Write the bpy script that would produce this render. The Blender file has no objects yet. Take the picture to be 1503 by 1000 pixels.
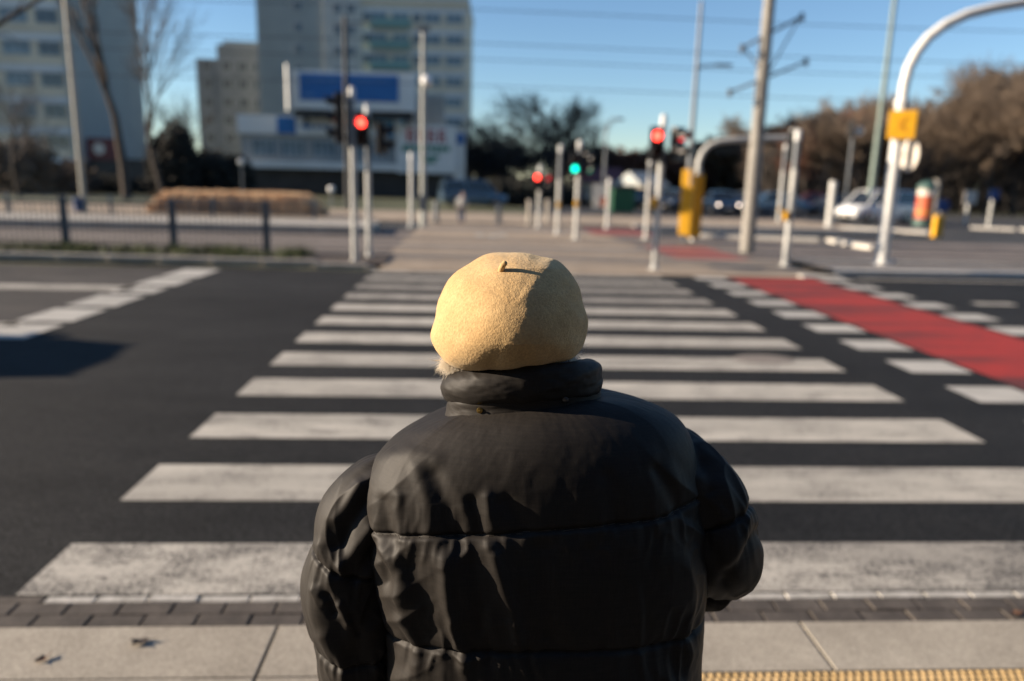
import bpy, bmesh, math, random
import numpy as np
from mathutils import Vector, Matrix
random.seed(7); RNG = np.random.default_rng(7)
S = bpy.context.scene; COL = S.collection
PI = math.pi; R = math.radians

# ------------------------------------------------------------------ camera model
H_CAM, F_PX = 1.71, 1096.08
PITCH, YAW, ROLL = 0.209056, 0.057308, 0.025793
FW = np.array([math.sin(YAW)*math.cos(PITCH), math.cos(YAW)*math.cos(PITCH), -math.sin(PITCH)])
_r0 = np.array([math.cos(YAW), -math.sin(YAW), 0.0]); _u0 = np.cross(_r0, FW)
RT = math.cos(ROLL)*_r0 + math.sin(ROLL)*_u0
UP = -math.sin(ROLL)*_r0 + math.cos(ROLL)*_u0
CAMP = np.array([0, 0, H_CAM])
def at(x, y, Y):
    """world point seen at photo pixel x, y that stands Y metres up the road"""
    d = FW + RT*(x-751.5)/F_PX - UP*(y-500)/F_PX
    return CAMP + d*(Y/d[1])
def gz(x, y, z=0.0):
    d = FW + RT*(x-751.5)/F_PX - UP*(y-500)/F_PX
    return CAMP + d*((z-H_CAM)/d[2])

# ------------------------------------------------------------------ numpy noise
def _h(i, j, k):
    n = (i.astype(np.int64)*374761393 + j.astype(np.int64)*668265263 + k.astype(np.int64)*2147483647*3) & 0xffffffff
    n = ((n ^ (n >> 13))*1274126177) & 0xffffffff
    n = ((n ^ (n >> 16))*2246822519) & 0xffffffff
    return ((n ^ (n >> 15)) & 0xffff)/32767.5 - 1.0
def vn(x, y, z=0.0):
    x, y, z = np.broadcast_arrays(np.asarray(x, float), np.asarray(y, float), np.asarray(z, float))
    i, j, k = np.floor(x), np.floor(y), np.floor(z)
    u, v, w = x-i, y-j, z-k
    u = u*u*u*(u*(u*6-15)+10); v = v*v*v*(v*(v*6-15)+10); w = w*w*w*(w*(w*6-15)+10)
    def L(a, b, t): return a+(b-a)*t
    return L(L(L(_h(i, j, k), _h(i+1, j, k), u), L(_h(i, j+1, k), _h(i+1, j+1, k), u), v),
             L(L(_h(i, j, k+1), _h(i+1, j, k+1), u), L(_h(i, j+1, k+1), _h(i+1, j+1, k+1), u), v), w)
def fbm(x, y, z=0.0, o=3):
    r = 0; a = 1.0; f = 1.0
    for q in range(o):
        r = r + a*vn(np.asarray(x)*f+q*17.3, np.asarray(y)*f+q*5.1, np.asarray(z)*f+q*9.7); a *= .5; f *= 2.03
    return r
def ridged(x, y, z=0.0): return 1-2*np.abs(vn(x, y, z))

# ------------------------------------------------------------------ mesh builder
class MB:
    def __init__(s): s.v = []; s.f = []; s.m = []
    def add(s, vs, fs, mi=0):
        b = len(s.v); s.v += [tuple(map(float, p)) for p in vs]
        for f in fs: s.f.append(tuple(b+i for i in f)); s.m.append(mi)
        return s
    def box(s, c, d, rz=0.0, mi=0, tilt=None):
        M = Matrix.Rotation(rz, 3, 'Z')
        if tilt is not None: M = M @ tilt
        vs = []
        for sx in (-.5, .5):
            for sy in (-.5, .5):
                for sz in (-.5, .5):
                    p = M @ Vector((sx*d[0], sy*d[1], sz*d[2])); vs.append((c[0]+p.x, c[1]+p.y, c[2]+p.z))
        return s.add(vs, [(0, 1, 3, 2), (4, 6, 7, 5), (0, 4, 5, 1), (2, 3, 7, 6), (0, 2, 6, 4), (1, 5, 7, 3)], mi)
    def b2(s, x0, x1, y0, y1, z0, z1, mi=0):
        return s.box(((x0+x1)/2, (y0+y1)/2, (z0+z1)/2), (x1-x0, y1-y0, z1-z0), 0, mi)
    def quad(s, a, b, c, d, mi=0): return s.add([a, b, c, d], [(0, 1, 2, 3)], mi)
    def sheet(s, x0, x1, y0, y1, z, mi=0): return s.quad((x0, y0, z), (x1, y0, z), (x1, y1, z), (x0, y1, z), mi)
    def tube(s, pts, rad, n=10, mi=0, cap=True):
        P = [Vector(p) for p in pts]
        if not hasattr(rad, '__len__'): rad = [rad]*len(P)
        vs = []; fs = []; ref = None
        for i, p in enumerate(P):
            t = (P[min(i+1, len(P)-1)]-P[max(i-1, 0)]).normalized()
            if ref is None:
                ref = t.orthogonal().normalized()
            else:
                ref = (ref - t*ref.dot(t))
                ref = ref.normalized() if ref.length > 1e-6 else t.orthogonal().normalized()
            bi = t.cross(ref)
            for k in range(n):
                a = 2*PI*k/n; q = p + (ref*math.cos(a)+bi*math.sin(a))*rad[i]; vs.append(q)
        for i in range(len(P)-1):
            for k in range(n):
                k2 = (k+1) % n; fs.append((i*n+k, i*n+k2, (i+1)*n+k2, (i+1)*n+k))
        if cap:
            fs.append(tuple(range(n-1, -1, -1))); b = (len(P)-1)*n; fs.append(tuple(b+k for k in range(n)))
        return s.add(vs, fs, mi)
    def lathe(s, prof, c=(0, 0, 0), n=20, mi=0, axis='z'):
        vs = []; fs = []
        for r, z in prof:
            for k in range(n):
                a = 2*PI*k/n
                if axis == 'z': vs.append((c[0]+r*math.cos(a), c[1]+r*math.sin(a), c[2]+z))
                elif axis == 'y': vs.append((c[0]+r*math.cos(a), c[1]+z, c[2]+r*math.sin(a)))
                else: vs.append((c[0]+z, c[1]+r*math.cos(a), c[2]+r*math.sin(a)))
        for i in range(len(prof)-1):
            for k in range(n):
                k2 = (k+1) % n; fs.append((i*n+k, i*n+k2, (i+1)*n+k2, (i+1)*n+k))
        fs.append(tuple(range(n-1, -1, -1))); b = (len(prof)-1)*n; fs.append(tuple(b+k for k in range(n)))
        return s.add(vs, fs, mi)
    def ball(s, c, r, n=14, mi=0):
        if not hasattr(r, '__len__'): r = (r, r, r)
        m = n//2; vs = []; fs = []
        for i in range(m+1):
            a = PI*i/m
            for k in range(n):
                b = 2*PI*k/n; vs.append((c[0]+r[0]*math.sin(a)*math.cos(b), c[1]+r[1]*math.sin(a)*math.sin(b), c[2]+r[2]*math.cos(a)))
        for i in range(m):
            for k in range(n):
                k2 = (k+1) % n; fs.append((i*n+k, (i+1)*n+k, (i+1)*n+k2, i*n+k2))
        return s.add(vs, fs, mi)
    def rings(s, rr, mi=0, cap=True, closed=True):
        n = len(rr[0]); vs = [p for r in rr for p in r]; fs = []
        for i in range(len(rr)-1):
            for k in range(n if closed else n-1):
                k2 = (k+1) % n; fs.append((i*n+k, i*n+k2, (i+1)*n+k2, (i+1)*n+k))
        if cap and closed:
            fs.append(tuple(range(n-1, -1, -1))); b = (len(rr)-1)*n; fs.append(tuple(b+k for k in range(n)))
        return s.add(vs, fs, mi)
    def prism(s, poly, y0, y1, mi=0):        # poly in x,z extruded along y
        n = len(poly); vs = [(p[0], y0, p[1]) for p in poly]+[(p[0], y1, p[1]) for p in poly]
        fs = [tuple(range(n)), tuple(range(2*n-1, n-1, -1))]
        for k in range(n): fs.append(((k+1) % n, k, n+k, n+(k+1) % n))
        return s.add(vs, fs, mi)
    def build(s, name, mats, parent=None, smooth=False, bevel=0.0, seg=2, fixn=True):
        me = bpy.data.meshes.new(name); me.from_pydata(s.v, [], s.f)
        if not isinstance(mats, (list, tuple)): mats = [mats]
        for m in mats: me.materials.append(m)
        if len(mats) > 1: me.polygons.foreach_set('material_index', s.m)
        if fixn or bevel > 0:
            bm = bmesh.new(); bm.from_mesh(me)
            if bevel > 0:
                bmesh.ops.remove_doubles(bm, verts=bm.verts, dist=1e-5)
                es = [e for e in bm.edges if len(e.link_faces) == 2 and e.calc_face_angle(0) > .5]
                bmesh.ops.bevel(bm, geom=es, offset=bevel, segments=seg, profile=.6, affect='EDGES', clamp_overlap=True)
            bmesh.ops.recalc_face_normals(bm, faces=bm.faces); bm.to_mesh(me); bm.free()
        if smooth is True: me.polygons.foreach_set('use_smooth', [True]*len(me.polygons))
        elif smooth:
            me.polygons.foreach_set('use_smooth', [True]*len(me.polygons)); me.set_sharp_from_angle(angle=smooth)
        o = bpy.data.objects.new(name, me); COL.objects.link(o)
        if parent is not None: o.parent = parent
        return o

def tag(o, label=None, cat=None, group=None, kind=None):
    if label: o['label'] = label
    if cat: o['category'] = cat
    if group: o['group'] = group
    if kind: o['kind'] = kind
    return o
def empty(name, loc, rz=0.0, label=None, cat=None, group=None):
    o = bpy.data.objects.new(name, None); COL.objects.link(o); o.empty_display_size = .1
    o.location = loc; o.rotation_euler = (0, 0, rz)
    return tag(o, label, cat, group)
def copy_tree(o, parent=None):
    c = o.copy(); COL.objects.link(c)
    if parent is not None: c.parent = parent
    for ch in list(o.children): copy_tree(ch, c)
    return c
def structure(name, mb, m, smooth=False, **k): return tag(mb.build(name, m, None, smooth, **k), kind='structure')

# ------------------------------------------------------------------ materials
def new_mat(name):
    m = bpy.data.materials.new(name); m.use_nodes = True
    return m, m.node_tree.nodes, m.node_tree.links, m.node_tree.nodes['Principled BSDF']
def setb(b, **k):
    for n, v in k.items():
        n = n.replace('_', ' ')
        if n in b.inputs: b.inputs[n].default_value = v
def c4(c): return (c[0], c[1], c[2], 1.0)
def noise_node(N, L, scale, detail=4, rough=.6, vec=None, w=None):
    t = N.new('ShaderNodeTexNoise'); t.inputs['Scale'].default_value = scale; t.inputs['Detail'].default_value = detail
    t.inputs['Roughness'].default_value = rough
    if vec is not None: L.new(vec, t.inputs['Vector'])
    return t
def ramp(N, L, src, stops):
    r = N.new('ShaderNodeValToRGB'); e = r.color_ramp.elements
    e[0].position = stops[0][0]; e[0].color = c4(stops[0][1]); e[1].position = stops[-1][0]; e[1].color = c4(stops[-1][1])
    for p, c in stops[1:-1]:
        q = e.new(p); q.color = c4(c)
    L.new(src, r.inputs[0]); return r
def mixc(N, L, fac, a, b, mode='MIX'):
    m = N.new('ShaderNodeMix'); m.data_type = 'RGBA'; m.blend_type = mode
    for sock, val in ((m.inputs[0], fac), (m.inputs[6], a), (m.inputs[7], b)):
        if isinstance(val, (int, float)): sock.default_value = val
        elif isinstance(val, (tuple, list)): sock.default_value = c4(val)
        else: L.new(val, sock)
    return m.outputs[2]
def bump(N, L, b, src, strength, dist=.01, prev=None):
    q = N.new('ShaderNodeBump'); q.inputs['Strength'].default_value = strength; q.inputs['Distance'].default_value = dist
    L.new(src, q.inputs['Height'])
    if prev is not None: L.new(prev.outputs[0], q.inputs['Normal'])
    L.new(q.outputs[0], b.inputs['Normal']); return q
def obj_vec(N, sc=(1, 1, 1), L=None):
    t = N.new('ShaderNodeTexCoord')
    if sc == (1, 1, 1): return t.outputs['Object']
    m = N.new('ShaderNodeMapping'); m.inputs['Scale'].default_value = sc; L.new(t.outputs['Object'], m.inputs[0]); return m.outputs[0]
def speck(name, ca, cb, scale=6, rough=.7, metallic=0.0, bstr=0.0, bscale=None, fine=None, fineamt=.3, spec=.5, detail=5):
    """two-tone noise surface with optional fine grain and bump"""
    m, N, L, b = new_mat(name); v = obj_vec(N)
    n1 = noise_node(N, L, scale, detail, .6, v)
    col = ramp(N, L, n1.outputs[0], [(.32, ca), (.68, cb)]).outputs[0]
    if fine:
        n2 = noise_node(N, L, fine, 2, .7, v); r2 = ramp(N, L, n2.outputs[0], [(.3, (1-fineamt,)*3), (.7, (1+fineamt,)*3)])
        col = mixc(N, L, 1.0, col, r2.outputs[0], 'MULTIPLY')
    L.new(col, b.inputs['Base Color']); setb(b, Roughness=rough, Metallic=metallic, Specular_IOR_Level=spec)
    if bstr:
        n3 = noise_node(N, L, bscale or scale*8, 4, .6, v); bump(N, L, b, n3.outputs[0], bstr, .004)
    return m
def plain(name, c, rough=.5, metallic=0.0, var=.12, scale=9, spec=.5, coat=0.0):
    m = speck(name, tuple(x*(1-var) for x in c), tuple(x*(1+var) for x in c), scale, rough, metallic, spec=spec)
    if coat: setb(m.node_tree.nodes['Principled BSDF'], Coat_Weight=coat, Coat_Roughness=.08)
    return m
def emit(name, c, strength):
    m, N, L, b = new_mat(name)
    setb(b, Base_Color=c4(tuple(min(1, x*.5) for x in c)), Emission_Color=c4(c), Emission_Strength=strength, Roughness=.3)
    return m

M = {}
def ground_mats():
    # asphalt: aggregate speckle, worn patches, tyre bands along the lane
    def asphalt(name, base, amp, warm=(1, 1, 1)):
        m, N, L, b = new_mat(name); v = obj_vec(N)
        big = noise_node(N, L, .35, 5, .6, obj_vec(N, (.35, 1.6, 1), L))
        cb = ramp(N, L, big.outputs[0], [(.3, tuple(base*.66*w for w in warm)), (.7, tuple(base*1.42*w for w in warm))]).outputs[0]
        vo = N.new('ShaderNodeTexVoronoi'); vo.inputs['Scale'].default_value = 130; L.new(v, vo.inputs['Vector'])
        sp = ramp(N, L, vo.outputs['Color'], [(.25, (1-amp,)*3), (.8, (1+amp,)*3)]).outputs[0]
        col = mixc(N, L, 1.0, cb, sp, 'MULTIPLY')
        dk = noise_node(N, L, 1.7, 6, .7, obj_vec(N, (.6, 1.2, 1), L)); col = mixc(N, L, 1.0, col, ramp(N, L, dk.outputs[0], [(.35, (.72,)*3), (.5, (1.0,)*3), (.72, (1.32, 1.28, 1.22))]).outputs[0], 'MULTIPLY')
        fl = noise_node(N, L, 55, 2, .5, v); fr = ramp(N, L, fl.outputs[0], [(.70, (0, 0, 0)), (.76, (1, 1, 1))])
        col = mixc(N, L, fr.outputs[0], col, (base*2.6, base*2.5, base*2.3))
        L.new(col, b.inputs['Base Color']); setb(b, Roughness=.85, Specular_IOR_Level=.2)
        bump(N, L, b, vo.outputs['Distance'], .5, .004); return m
    M['asphalt'] = asphalt('asphalt', .0165, .85)
    M['asphalt_old'] = asphalt('old_asphalt', .055, .35, (1.1, 1.0, .92))
    M['asphalt_far'] = asphalt('far_asphalt', .06, .35)
    # road paint, worn through to the aggregate
    def paint(name, c, wear, tyre=.18):
        m, N, L, b = new_mat(name); v = obj_vec(N)
        n1 = noise_node(N, L, 70, 3, .75, v); n2 = noise_node(N, L, 2.6, 4, .65, obj_vec(N, (1, 2.2, 1), L))
        ad = N.new('ShaderNodeMath'); ad.operation = 'MULTIPLY_ADD'; L.new(n2.outputs[0], ad.inputs[0]); ad.inputs[1].default_value = .55; L.new(n1.outputs[0], ad.inputs[2])
        wr = ramp(N, L, ad.outputs[0], [(wear-.13, (1, 1, 1)), (wear+.02, (0, 0, 0))])
        tone = ramp(N, L, n2.outputs[0], [(.3, tuple(x*.80 for x in c)), (.7, c)]).outputs[0]
        g = noise_node(N, L, 160, 2, .6, v); gr = ramp(N, L, g.outputs[0], [(.3, (.78,)*3), (.7, (1.1,)*3)]).outputs[0]
        tone = mixc(N, L, 1.0, tone, gr, 'MULTIPLY')
        tn = noise_node(N, L, .9, 4, .6, obj_vec(N, (.25, 2.0, 1), L)); tf = ramp(N, L, tn.outputs[0], [(.43, (0, 0, 0)), (.60, (tyre,)*3)])
        tone = mixc(N, L, tf.outputs[0], tone, (.03, .027, .025))
        col = mixc(N, L, wr.outputs[0], tone, (.06, .055, .05))
        L.new(col, b.inputs['Base Color']); setb(b, Roughness=.75, Specular_IOR_Level=.3)
        bump(N, L, b, n1.outputs[0], .5, .003); return m
    M['paint'] = paint('road_paint', (.57, .53, .455), .71, .28)
    M['paint_worn'] = paint('worn_road_paint', (.54, .50, .43), .78, .32)
    M['paint_new'] = paint('fresh_road_paint', (.57, .545, .49), .62, .2)
    M['red'] = paint('red_lane_coating', (.42, .038, .027), .66, .78)
    M['kerbwhite'] = speck('pale_kerb', (.46, .43, .38), (.60, .57, .51), 3, .85, fine=60)
    M['red_far'] = speck('red_bike_path', (.24, .06, .045), (.32, .09, .07), 2, .85)
    M['added_dark_footway'] = speck('added_footway_asphalt', (.035, .033, .03), (.06, .056, .052), 2, .9, fine=90, fineamt=.3)
    M['slab'] = speck('concrete_slab', (.29, .255, .205), (.42, .375, .305), 2.0, .88, fine=120, fineamt=.30, detail=8, bstr=.3, bscale=160, spec=.3)
    M['cobble'] = speck('concrete_block', (.060, .051, .044), (.115, .098, .083), 7, .85, fine=120, fineamt=.3, bstr=.4, bscale=120, spec=.3)
    M['cobble_white'] = speck('painted_block', (.34, .32, .28), (.55, .52, .47), 14, .8, fine=110, fineamt=.3, bstr=.4, bscale=110, spec=.3)
    M['joint'] = speck('joint_grit', (.03, .026, .022), (.07, .06, .05), 40, .95)
    M['tactile'] = speck('yellow_tactile_concrete', (.44, .30, .13), (.56, .40, .20), 9, .8, fine=120, fineamt=.25, bstr=.3, bscale=150)
    M['kerb'] = speck('kerb_concrete', (.30, .275, .24), (.42, .39, .34), 3, .85, fine=60, bstr=.3)
    M['beige'] = speck('beige_paving', (.27, .208, .145), (.38, .298, .213), 1.2, .88, fine=30, fineamt=.2)
    M['greyp'] = speck('grey_paving', (.17, .145, .125), (.24, .21, .18), 1.5, .88, fine=30, fineamt=.25)
    M['trackbed'] = speck('track_bed', (.13, .105, .09), (.21, .175, .15), .8, .9, fine=25, fineamt=.3)
    M['soil'] = speck('dark_soil', (.035, .024, .018), (.075, .052, .04), 3, .95, fine=40, fineamt=.4)
    M['turf'] = speck('winter_turf', (.05, .06, .025), (.11, .11, .045), .6, .95, fine=12, fineamt=.4)
    M['grassblade'] = speck('green_weeds', (.03, .055, .012), (.085, .10, .025), 5, .8)
    M['dry'] = speck('dry_reed_grass', (.56, .38, .23), (.78, .58, .38), 4, .9)
    M['leaf'] = speck('dead_leaf', (.06, .028, .016), (.15, .075, .04), 60, .7)
    M['leaf_dark'] = speck('dark_leaf', (.025, .018, .015), (.05, .035, .028), 60, .7)
ground_mats()
M['pole'] = plain('painted_pole', (.52, .52, .49), .5, .0, .10, 5)
M['whitepole'] = plain('white_painted_steel', (.66, .66, .63), .45, 0, .08, 5)
M['greypole'] = plain('grey_painted_steel', (.17, .185, .20), .5, .2, .15, 5)
M['concpole'] = speck('concrete_pole', (.20, .19, .17), (.30, .285, .255), 6, .85, fine=60)
M['greenpole'] = plain('grey_green_steel', (.17, .22, .19), .55, .1, .12, 5)
M['fencegrey'] = plain('blue_grey_steel', (.085, .105, .125), .55, .3, .15, 6)
M['black'] = plain('black_plastic', (.012, .012, .013), .45, 0, .2)
M['yellow'] = plain('yellow_casing', (.70, .36, .012), .5, 0, .07, 5)
M['steel'] = plain('rail_steel', (.22, .20, .18), .35, .8, .2)
M['wire'] = plain('dark_wire', (.02, .022, .025), .6, .3)
M['red_on'] = emit('red_signal_lit', (1.0, .04, .025), 5.0)
M['red_dim'] = emit('red_signal_side', (1.0, .02, .03), .8)
M['green_on'] = emit('green_signal_lit', (.0, .85, .55), 2.2)
M['green_dim'] = emit('green_signal_side', (.0, .55, .35), .3)
M['lens_off'] = plain('dark_lens', (.035, .02, .02), .25)
M['lens_red_off'] = plain('unlit_red_lens', (.18, .035, .025), .25)
M['lampwhite'] = emit('lit_headlight', (1.0, .80, .62), 4.0)
M['globe'] = plain('opal_globe', (.85, .84, .80), .3, 0, .03)
M['glass'] = plain('dark_window_glass', (.022, .035, .05), .08, 0, .4, .6, spec=.8)
M['carglass'] = plain('car_glass', (.015, .018, .02), .06, 0, .1, spec=.8)
M['tyre'] = plain('tyre_rubber', (.012, .012, .012), .8)
M['rim'] = plain('alloy_rim', (.35, .35, .36), .35, .9)
M['tail'] = plain('tail_lamp', (.25, .01, .01), .2)
M['headl'] = plain('headlamp_glass', (.55, .57, .58), .12, .2)
M['creamwall'] = speck('cream_render', (.60, .53, .41), (.70, .62, .49), .5, .9, fine=6, fineamt=.06)
M['greybluewall'] = speck('grey_render', (.44, .44, .42), (.52, .52, .49), .35, .9, fine=6, fineamt=.06)
M['darkgable'] = speck('dark_slate_grey', (.29, .315, .31), (.35, .37, .36), .3, .9, fine=5, fineamt=.06)
M['whitewall'] = speck('white_panel', (.62, .62, .60), (.72, .71, .69), .5, .7)
M['bandwall'] = speck('pale_blue_band', (.55, .57, .58), (.63, .64, .65), .6, .85)
M['teal'] = plain('teal_balcony_panel', (.19, .32, .30), .7)
M['oldwall'] = speck('weathered_render', (.25, .26, .265), (.34, .35, .355), .25, .9, fine=4, fineamt=.1)
M['darkfront'] = speck('dark_shopfront', (.012, .012, .013), (.035, .03, .03), .5, .5)
M['bluesign'] = plain('blue_sign', (.010, .115, .34), .5, 0, .06, 1)
M['lightblue'] = plain('light_blue_sign', (.03, .22, .42), .5, 0, .06, 1)
M['signpale'] = plain('pale_blue_letters', (.10, .21, .42), .5)
M['redsign'] = plain('red_letters', (.34, .05, .06), .5)
M['greensign'] = plain('green_letters', (.03, .19, .13), .5)
M['redfascia'] = plain('dark_red_fascia', (.12, .028, .03), .6)
M['bark'] = speck('bark', (.032, .025, .02), (.085, .066, .053), 5, .95, fine=20, fineamt=.4, bstr=.6, bscale=14)
M['barkpale'] = speck('sunlit_bark', (.10, .078, .062), (.20, .16, .13), 3, .95, fine=20, fineamt=.4, bstr=.6, bscale=14)
M['twig'] = speck('brown_twigs', (.105, .075, .051), (.188, .139, .099), .5, .95)
M['twigred'] = speck('russet_twigs', (.15, .065, .042), (.22, .11, .07), .5, .95)
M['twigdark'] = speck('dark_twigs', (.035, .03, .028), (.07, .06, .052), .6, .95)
M['evergreen'] = speck('dark_evergreen', (.014, .013, .010), (.034, .030, .022), 1.5, .9)
M['hedge'] = speck('dark_hedge', (.012, .013, .010), (.032, .030, .022), 2, .95)
M['poster'] = speck('poster_red', (.45, .06, .03), (.55, .14, .05), 1.6, .6)
M['posterorange'] = plain('poster_orange', (.55, .22, .05), .6)
M['postertop'] = plain('poster_white', (.6, .55, .48), .6)
M['greendome'] = plain('green_dome', (.05, .10, .085), .5)
M['blueplate'] = plain('blue_plate', (.02, .06, .20), .5)
M['greyplate'] = plain('sign_back_grey', (.36, .37, .36), .5, .3)
def carpaint(n, c): return plain(n, c, .3, .2, .04, 2, coat=.8)

# ================================================================== SETTING
def setting():
    structure('ground', MB().sheet(-900, 900, -300, 1500, -.06), M['turf'])
    structure('road', MB().sheet(-140, 140, 2.868, 14.22, 0), M['asphalt'])
    structure('road_old_lane', MB().sheet(-140, -4.95, 3.6, 14.1, .004), M['asphalt_old'])
    # near pavement: slabs, two rows of cobbles and a painted edge row, tactile paving
    slabs = MB(); bed = MB().b2(-40, 40, -14, 2.866, -.05, -.006)
    xs = [-.725+2.06*k for k in range(-9, 10)]
    for a, b in zip(xs, xs[1:]): slabs.b2(a+.006, b-.006, 2.33, 2.635, -.02, .012)
    y = 2.325
    rows = [(-.42*k+2.022-.0, -.42*(k-1)+2.022-.012) for k in range(1, 3)]
    for r, (y0, y1) in enumerate(rows):
        for a, b in zip(xs, xs[1:]): slabs.b2(a+.006+(r % 2)*.4, b-.006+(r % 2)*.4, y0, y1, -.02, .012)
    structure('added_dark_footway', MB().sheet(-40, 40, -14.9, 1.17, .010), M['added_dark_footway'])  # unseen dark ground added behind the slabs, cuts sunlight bouncing onto the coat
    structure('pavement_bed', bed, M['joint'])
    # tactile strip occupies 2.022..2.325 on the right half; plain slabs on the left half
    left = MB()
    for a, b in zip(xs, xs[1:]):
        if a < -.7 and b > 0: left.b2(a+.006, -.004, 2.024, 2.324, -.02, .012)
        if b < .1: left.b2(a+.006, b-.006, 2.024, 2.324, -.02, .012)
    structure('pavement', slabs, M['slab'], bevel=.003); structure('pavement_edge_strip', left, M['slab'], bevel=.003)
    tac = MB()
    for a in range(0, 20): tac.b2(a*.3+.003, .3+a*.3-.003, 2.026, 2.322, -.02, .009)
    for i in range(0, 200):
        for j in range(10):
            x = .02+i*.03+(j % 2)*.015; yy = 2.04+j*.03
            tac.lathe([(.0115, 0), (.0105, .004), (.006, .007)], (x, yy, .0092), 8)
    structure('tactile_paving', tac, M['tactile'])
    cob = MB(); cw = MB()
    rc = random.Random(3)
    for r, (y0, y1, mb) in enumerate([(2.642, 2.722, cob), (2.727, 2.812, cob), (2.817, 2.864, cw)]):
        x = -40+r*.08
        while x < 40:
            w = .205; dz = rc.uniform(-.003, .002)
            (mb if not (mb is cw and not -1.87 < x < 3.45) else cob).b2(x+.004, x+w-.004, y0, y1, -.02, .008+dz); x += w
    structure('cobble_strip', cob, M['cobble'], bevel=.004, seg=1); structure('painted_cobbles', cw, M['cobble_white'], bevel=.004, seg=1)
    # zebra
    z = MB(); zw = MB()
    for k in range(12):
        y1 = 3.321+k*1.00; y0 = y1-.5185
        if k == 0: y0 = 2.874
        (zw if k in (0, 8, 9, 10, 11) else z).sheet(-1.846, 3.63, y0, y1, .0045)
    structure('zebra_crossing', z, M['paint']); structure('zebra_crossing_worn', zw, M['paint_worn'])
    # red bicycle crossing with its white blocks
    structure('bicycle_crossing', MB().sheet(4.97, 6.66, 2.9, 14.2, .0045), M['red'])
    bl = MB()
    for k in range(12):
        y1 = 3.30+k*1.0; bl.sheet(4.28, 4.90, y1-.50, y1, .0048); bl.sheet(6.75, 7.35, y1-.50, y1, .0048)
    structure('bicycle_crossing_blocks', bl, M['paint_new'])
    # stop line of blocks, lane lines
    st = MB()
    for y0, y1 in ((3.9, 4.8), (5.85, 6.75), (7.77, 8.62), (8.72, 9.65), (9.78, 10.78), (10.95, 11.6), (11.75, 12.7), (12.8, 14.0)):
        st.sheet(-5.22, -4.58, y0, y1-.07, .0090)
    structure('stop_line', st, M['paint_new'])
    ll = MB().sheet(-60, -5.05, 11.15, 11.6, .0090).sheet(-60, -5.05, 8.42, 8.60, .0090)
    ll.sheet(8.0, 8.66, 11.22, 11.48, .0045)
    for k in range(1, 12): ll.sheet(8+k*4.5, 10+k*4.5, 11.25, 11.42, .0045)
    structure('lane_markings', ll, M['paint'])
    structure('road_patch', MB().lathe([(.33, 0), (.32, .003)], (0, 0, 0), 28), M['greyp'])
    o = bpy.data.objects['road_patch']; p = gz(1122, 528); o.location = (p[0], p[1], .005); o.scale = (.95, .62, 1)
    # far side of the road
    kb = MB()
    x = -60.0
    while x < -1.9:
        w = min(1.0, -1.85-x); sl = max(0, (x+4.0)/2.2); zt = .13-.10*min(1, sl); yo = 14.92-.55*max(0, min(1, (x+8.5)/7))
        kb.b2(x+.004, x+w-.004, yo, yo+.2, -.02, zt); x += w
    structure('left_kerb', kb, M['kerb'], bevel=.012)
    structure('verge_base', MB().b2(-60, -1.75, 15.05, 17.05, -.05, .05), M['soil'])
    structure('median_paving', MB().b2(-1.75, 7.2, 14.24, 17.2, -.05, .022), M['beige'])
    structure('median_grey_band', MB().sheet(-1.9, 7.2, 17.2, 17.58, .024).sheet(-1.9, 4.6, 19.0, 20.2, .0265).sheet(-1.9, 4.6, 22.0, 22.6, .0265).sheet(-1.9, 4.2, 26.0, 27.6, .0275), M['greyp'])
    structure('track_bed', MB().sheet(-140, 140, 17.05, 25.2, .012), M['trackbed'])
    bands = MB()
    for y0, y1 in ((17.75, 18.05), (19.55, 19.9), (21.2, 21.5), (22.9, 23.2)): bands.sheet(-140, 140, y0, y1, .018)
    structure('track_panels', bands, M['greyp'])
    rl = MB()
    for y in (18.15, 19.45, 21.6, 22.9): rl.b2(-140, 140, y-.035, y+.035, .0, .034)
    structure('tram_rails', rl, M['steel'])
    structure('crossing_paving', MB().sheet(-1.9, 4.6, 17.58, 25.25, .022).sheet(-1.9, 4.2, 25.25, 30.58, .024), M['beige'])
    structure('platform', MB().b2(-60, -3.2, 23.4, 26.6, -.05, .26), M['kerb'], bevel=.02)
    structure('bike_path', MB().sheet(4.9, 6.7, 17.62, 21.2, .022).sheet(4.2, 6.4, 25.6, 29.0, .026), M['red_far'])
    structure('second_road', MB().sheet(-140, 140, 25.2, 30.6, .016), M['asphalt_far'])
    structure('side_road', MB().sheet(7.4, 140, 14.22, 17.05, .006), M['asphalt'])
    structure('far_paving', MB().b2(-60, 18, 30.6, 40.5, -.05, .07), M['beige'])
    structure('far_bay_road', MB().sheet(3.5, 140, 40.6, 60, .02).sheet(18.2, 140, 30.6, 40.6, .02), M['asphalt_far'])
    structure('far_path', MB().b2(-90, -60.2, 30.6, 46, -.05, .06), M['greyp'])
    kk = MB()
    for xa, ya, xb, yb, dp in ((1032, 350, 1206, 357, .5), (1224, 357, 1292, 369, .4), (1242, 338, 1372, 345, .8), (1432, 337, 1498, 340, .8), (1506, 340, 1580, 344, .8)):
        a, b = gz(xa, ya), gz(xb, yb); d = b-a; kk.box(((a+b)/2+np.array([0, dp/2, .07])), (np.linalg.norm(d), dp, .14), math.atan2(d[1], d[0]))
    kk.b2(6.6, 17.6, 30.5, 30.75, 0, .13)
    structure('far_kerbs', kk, M['kerbwhite'], bevel=.03)
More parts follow.
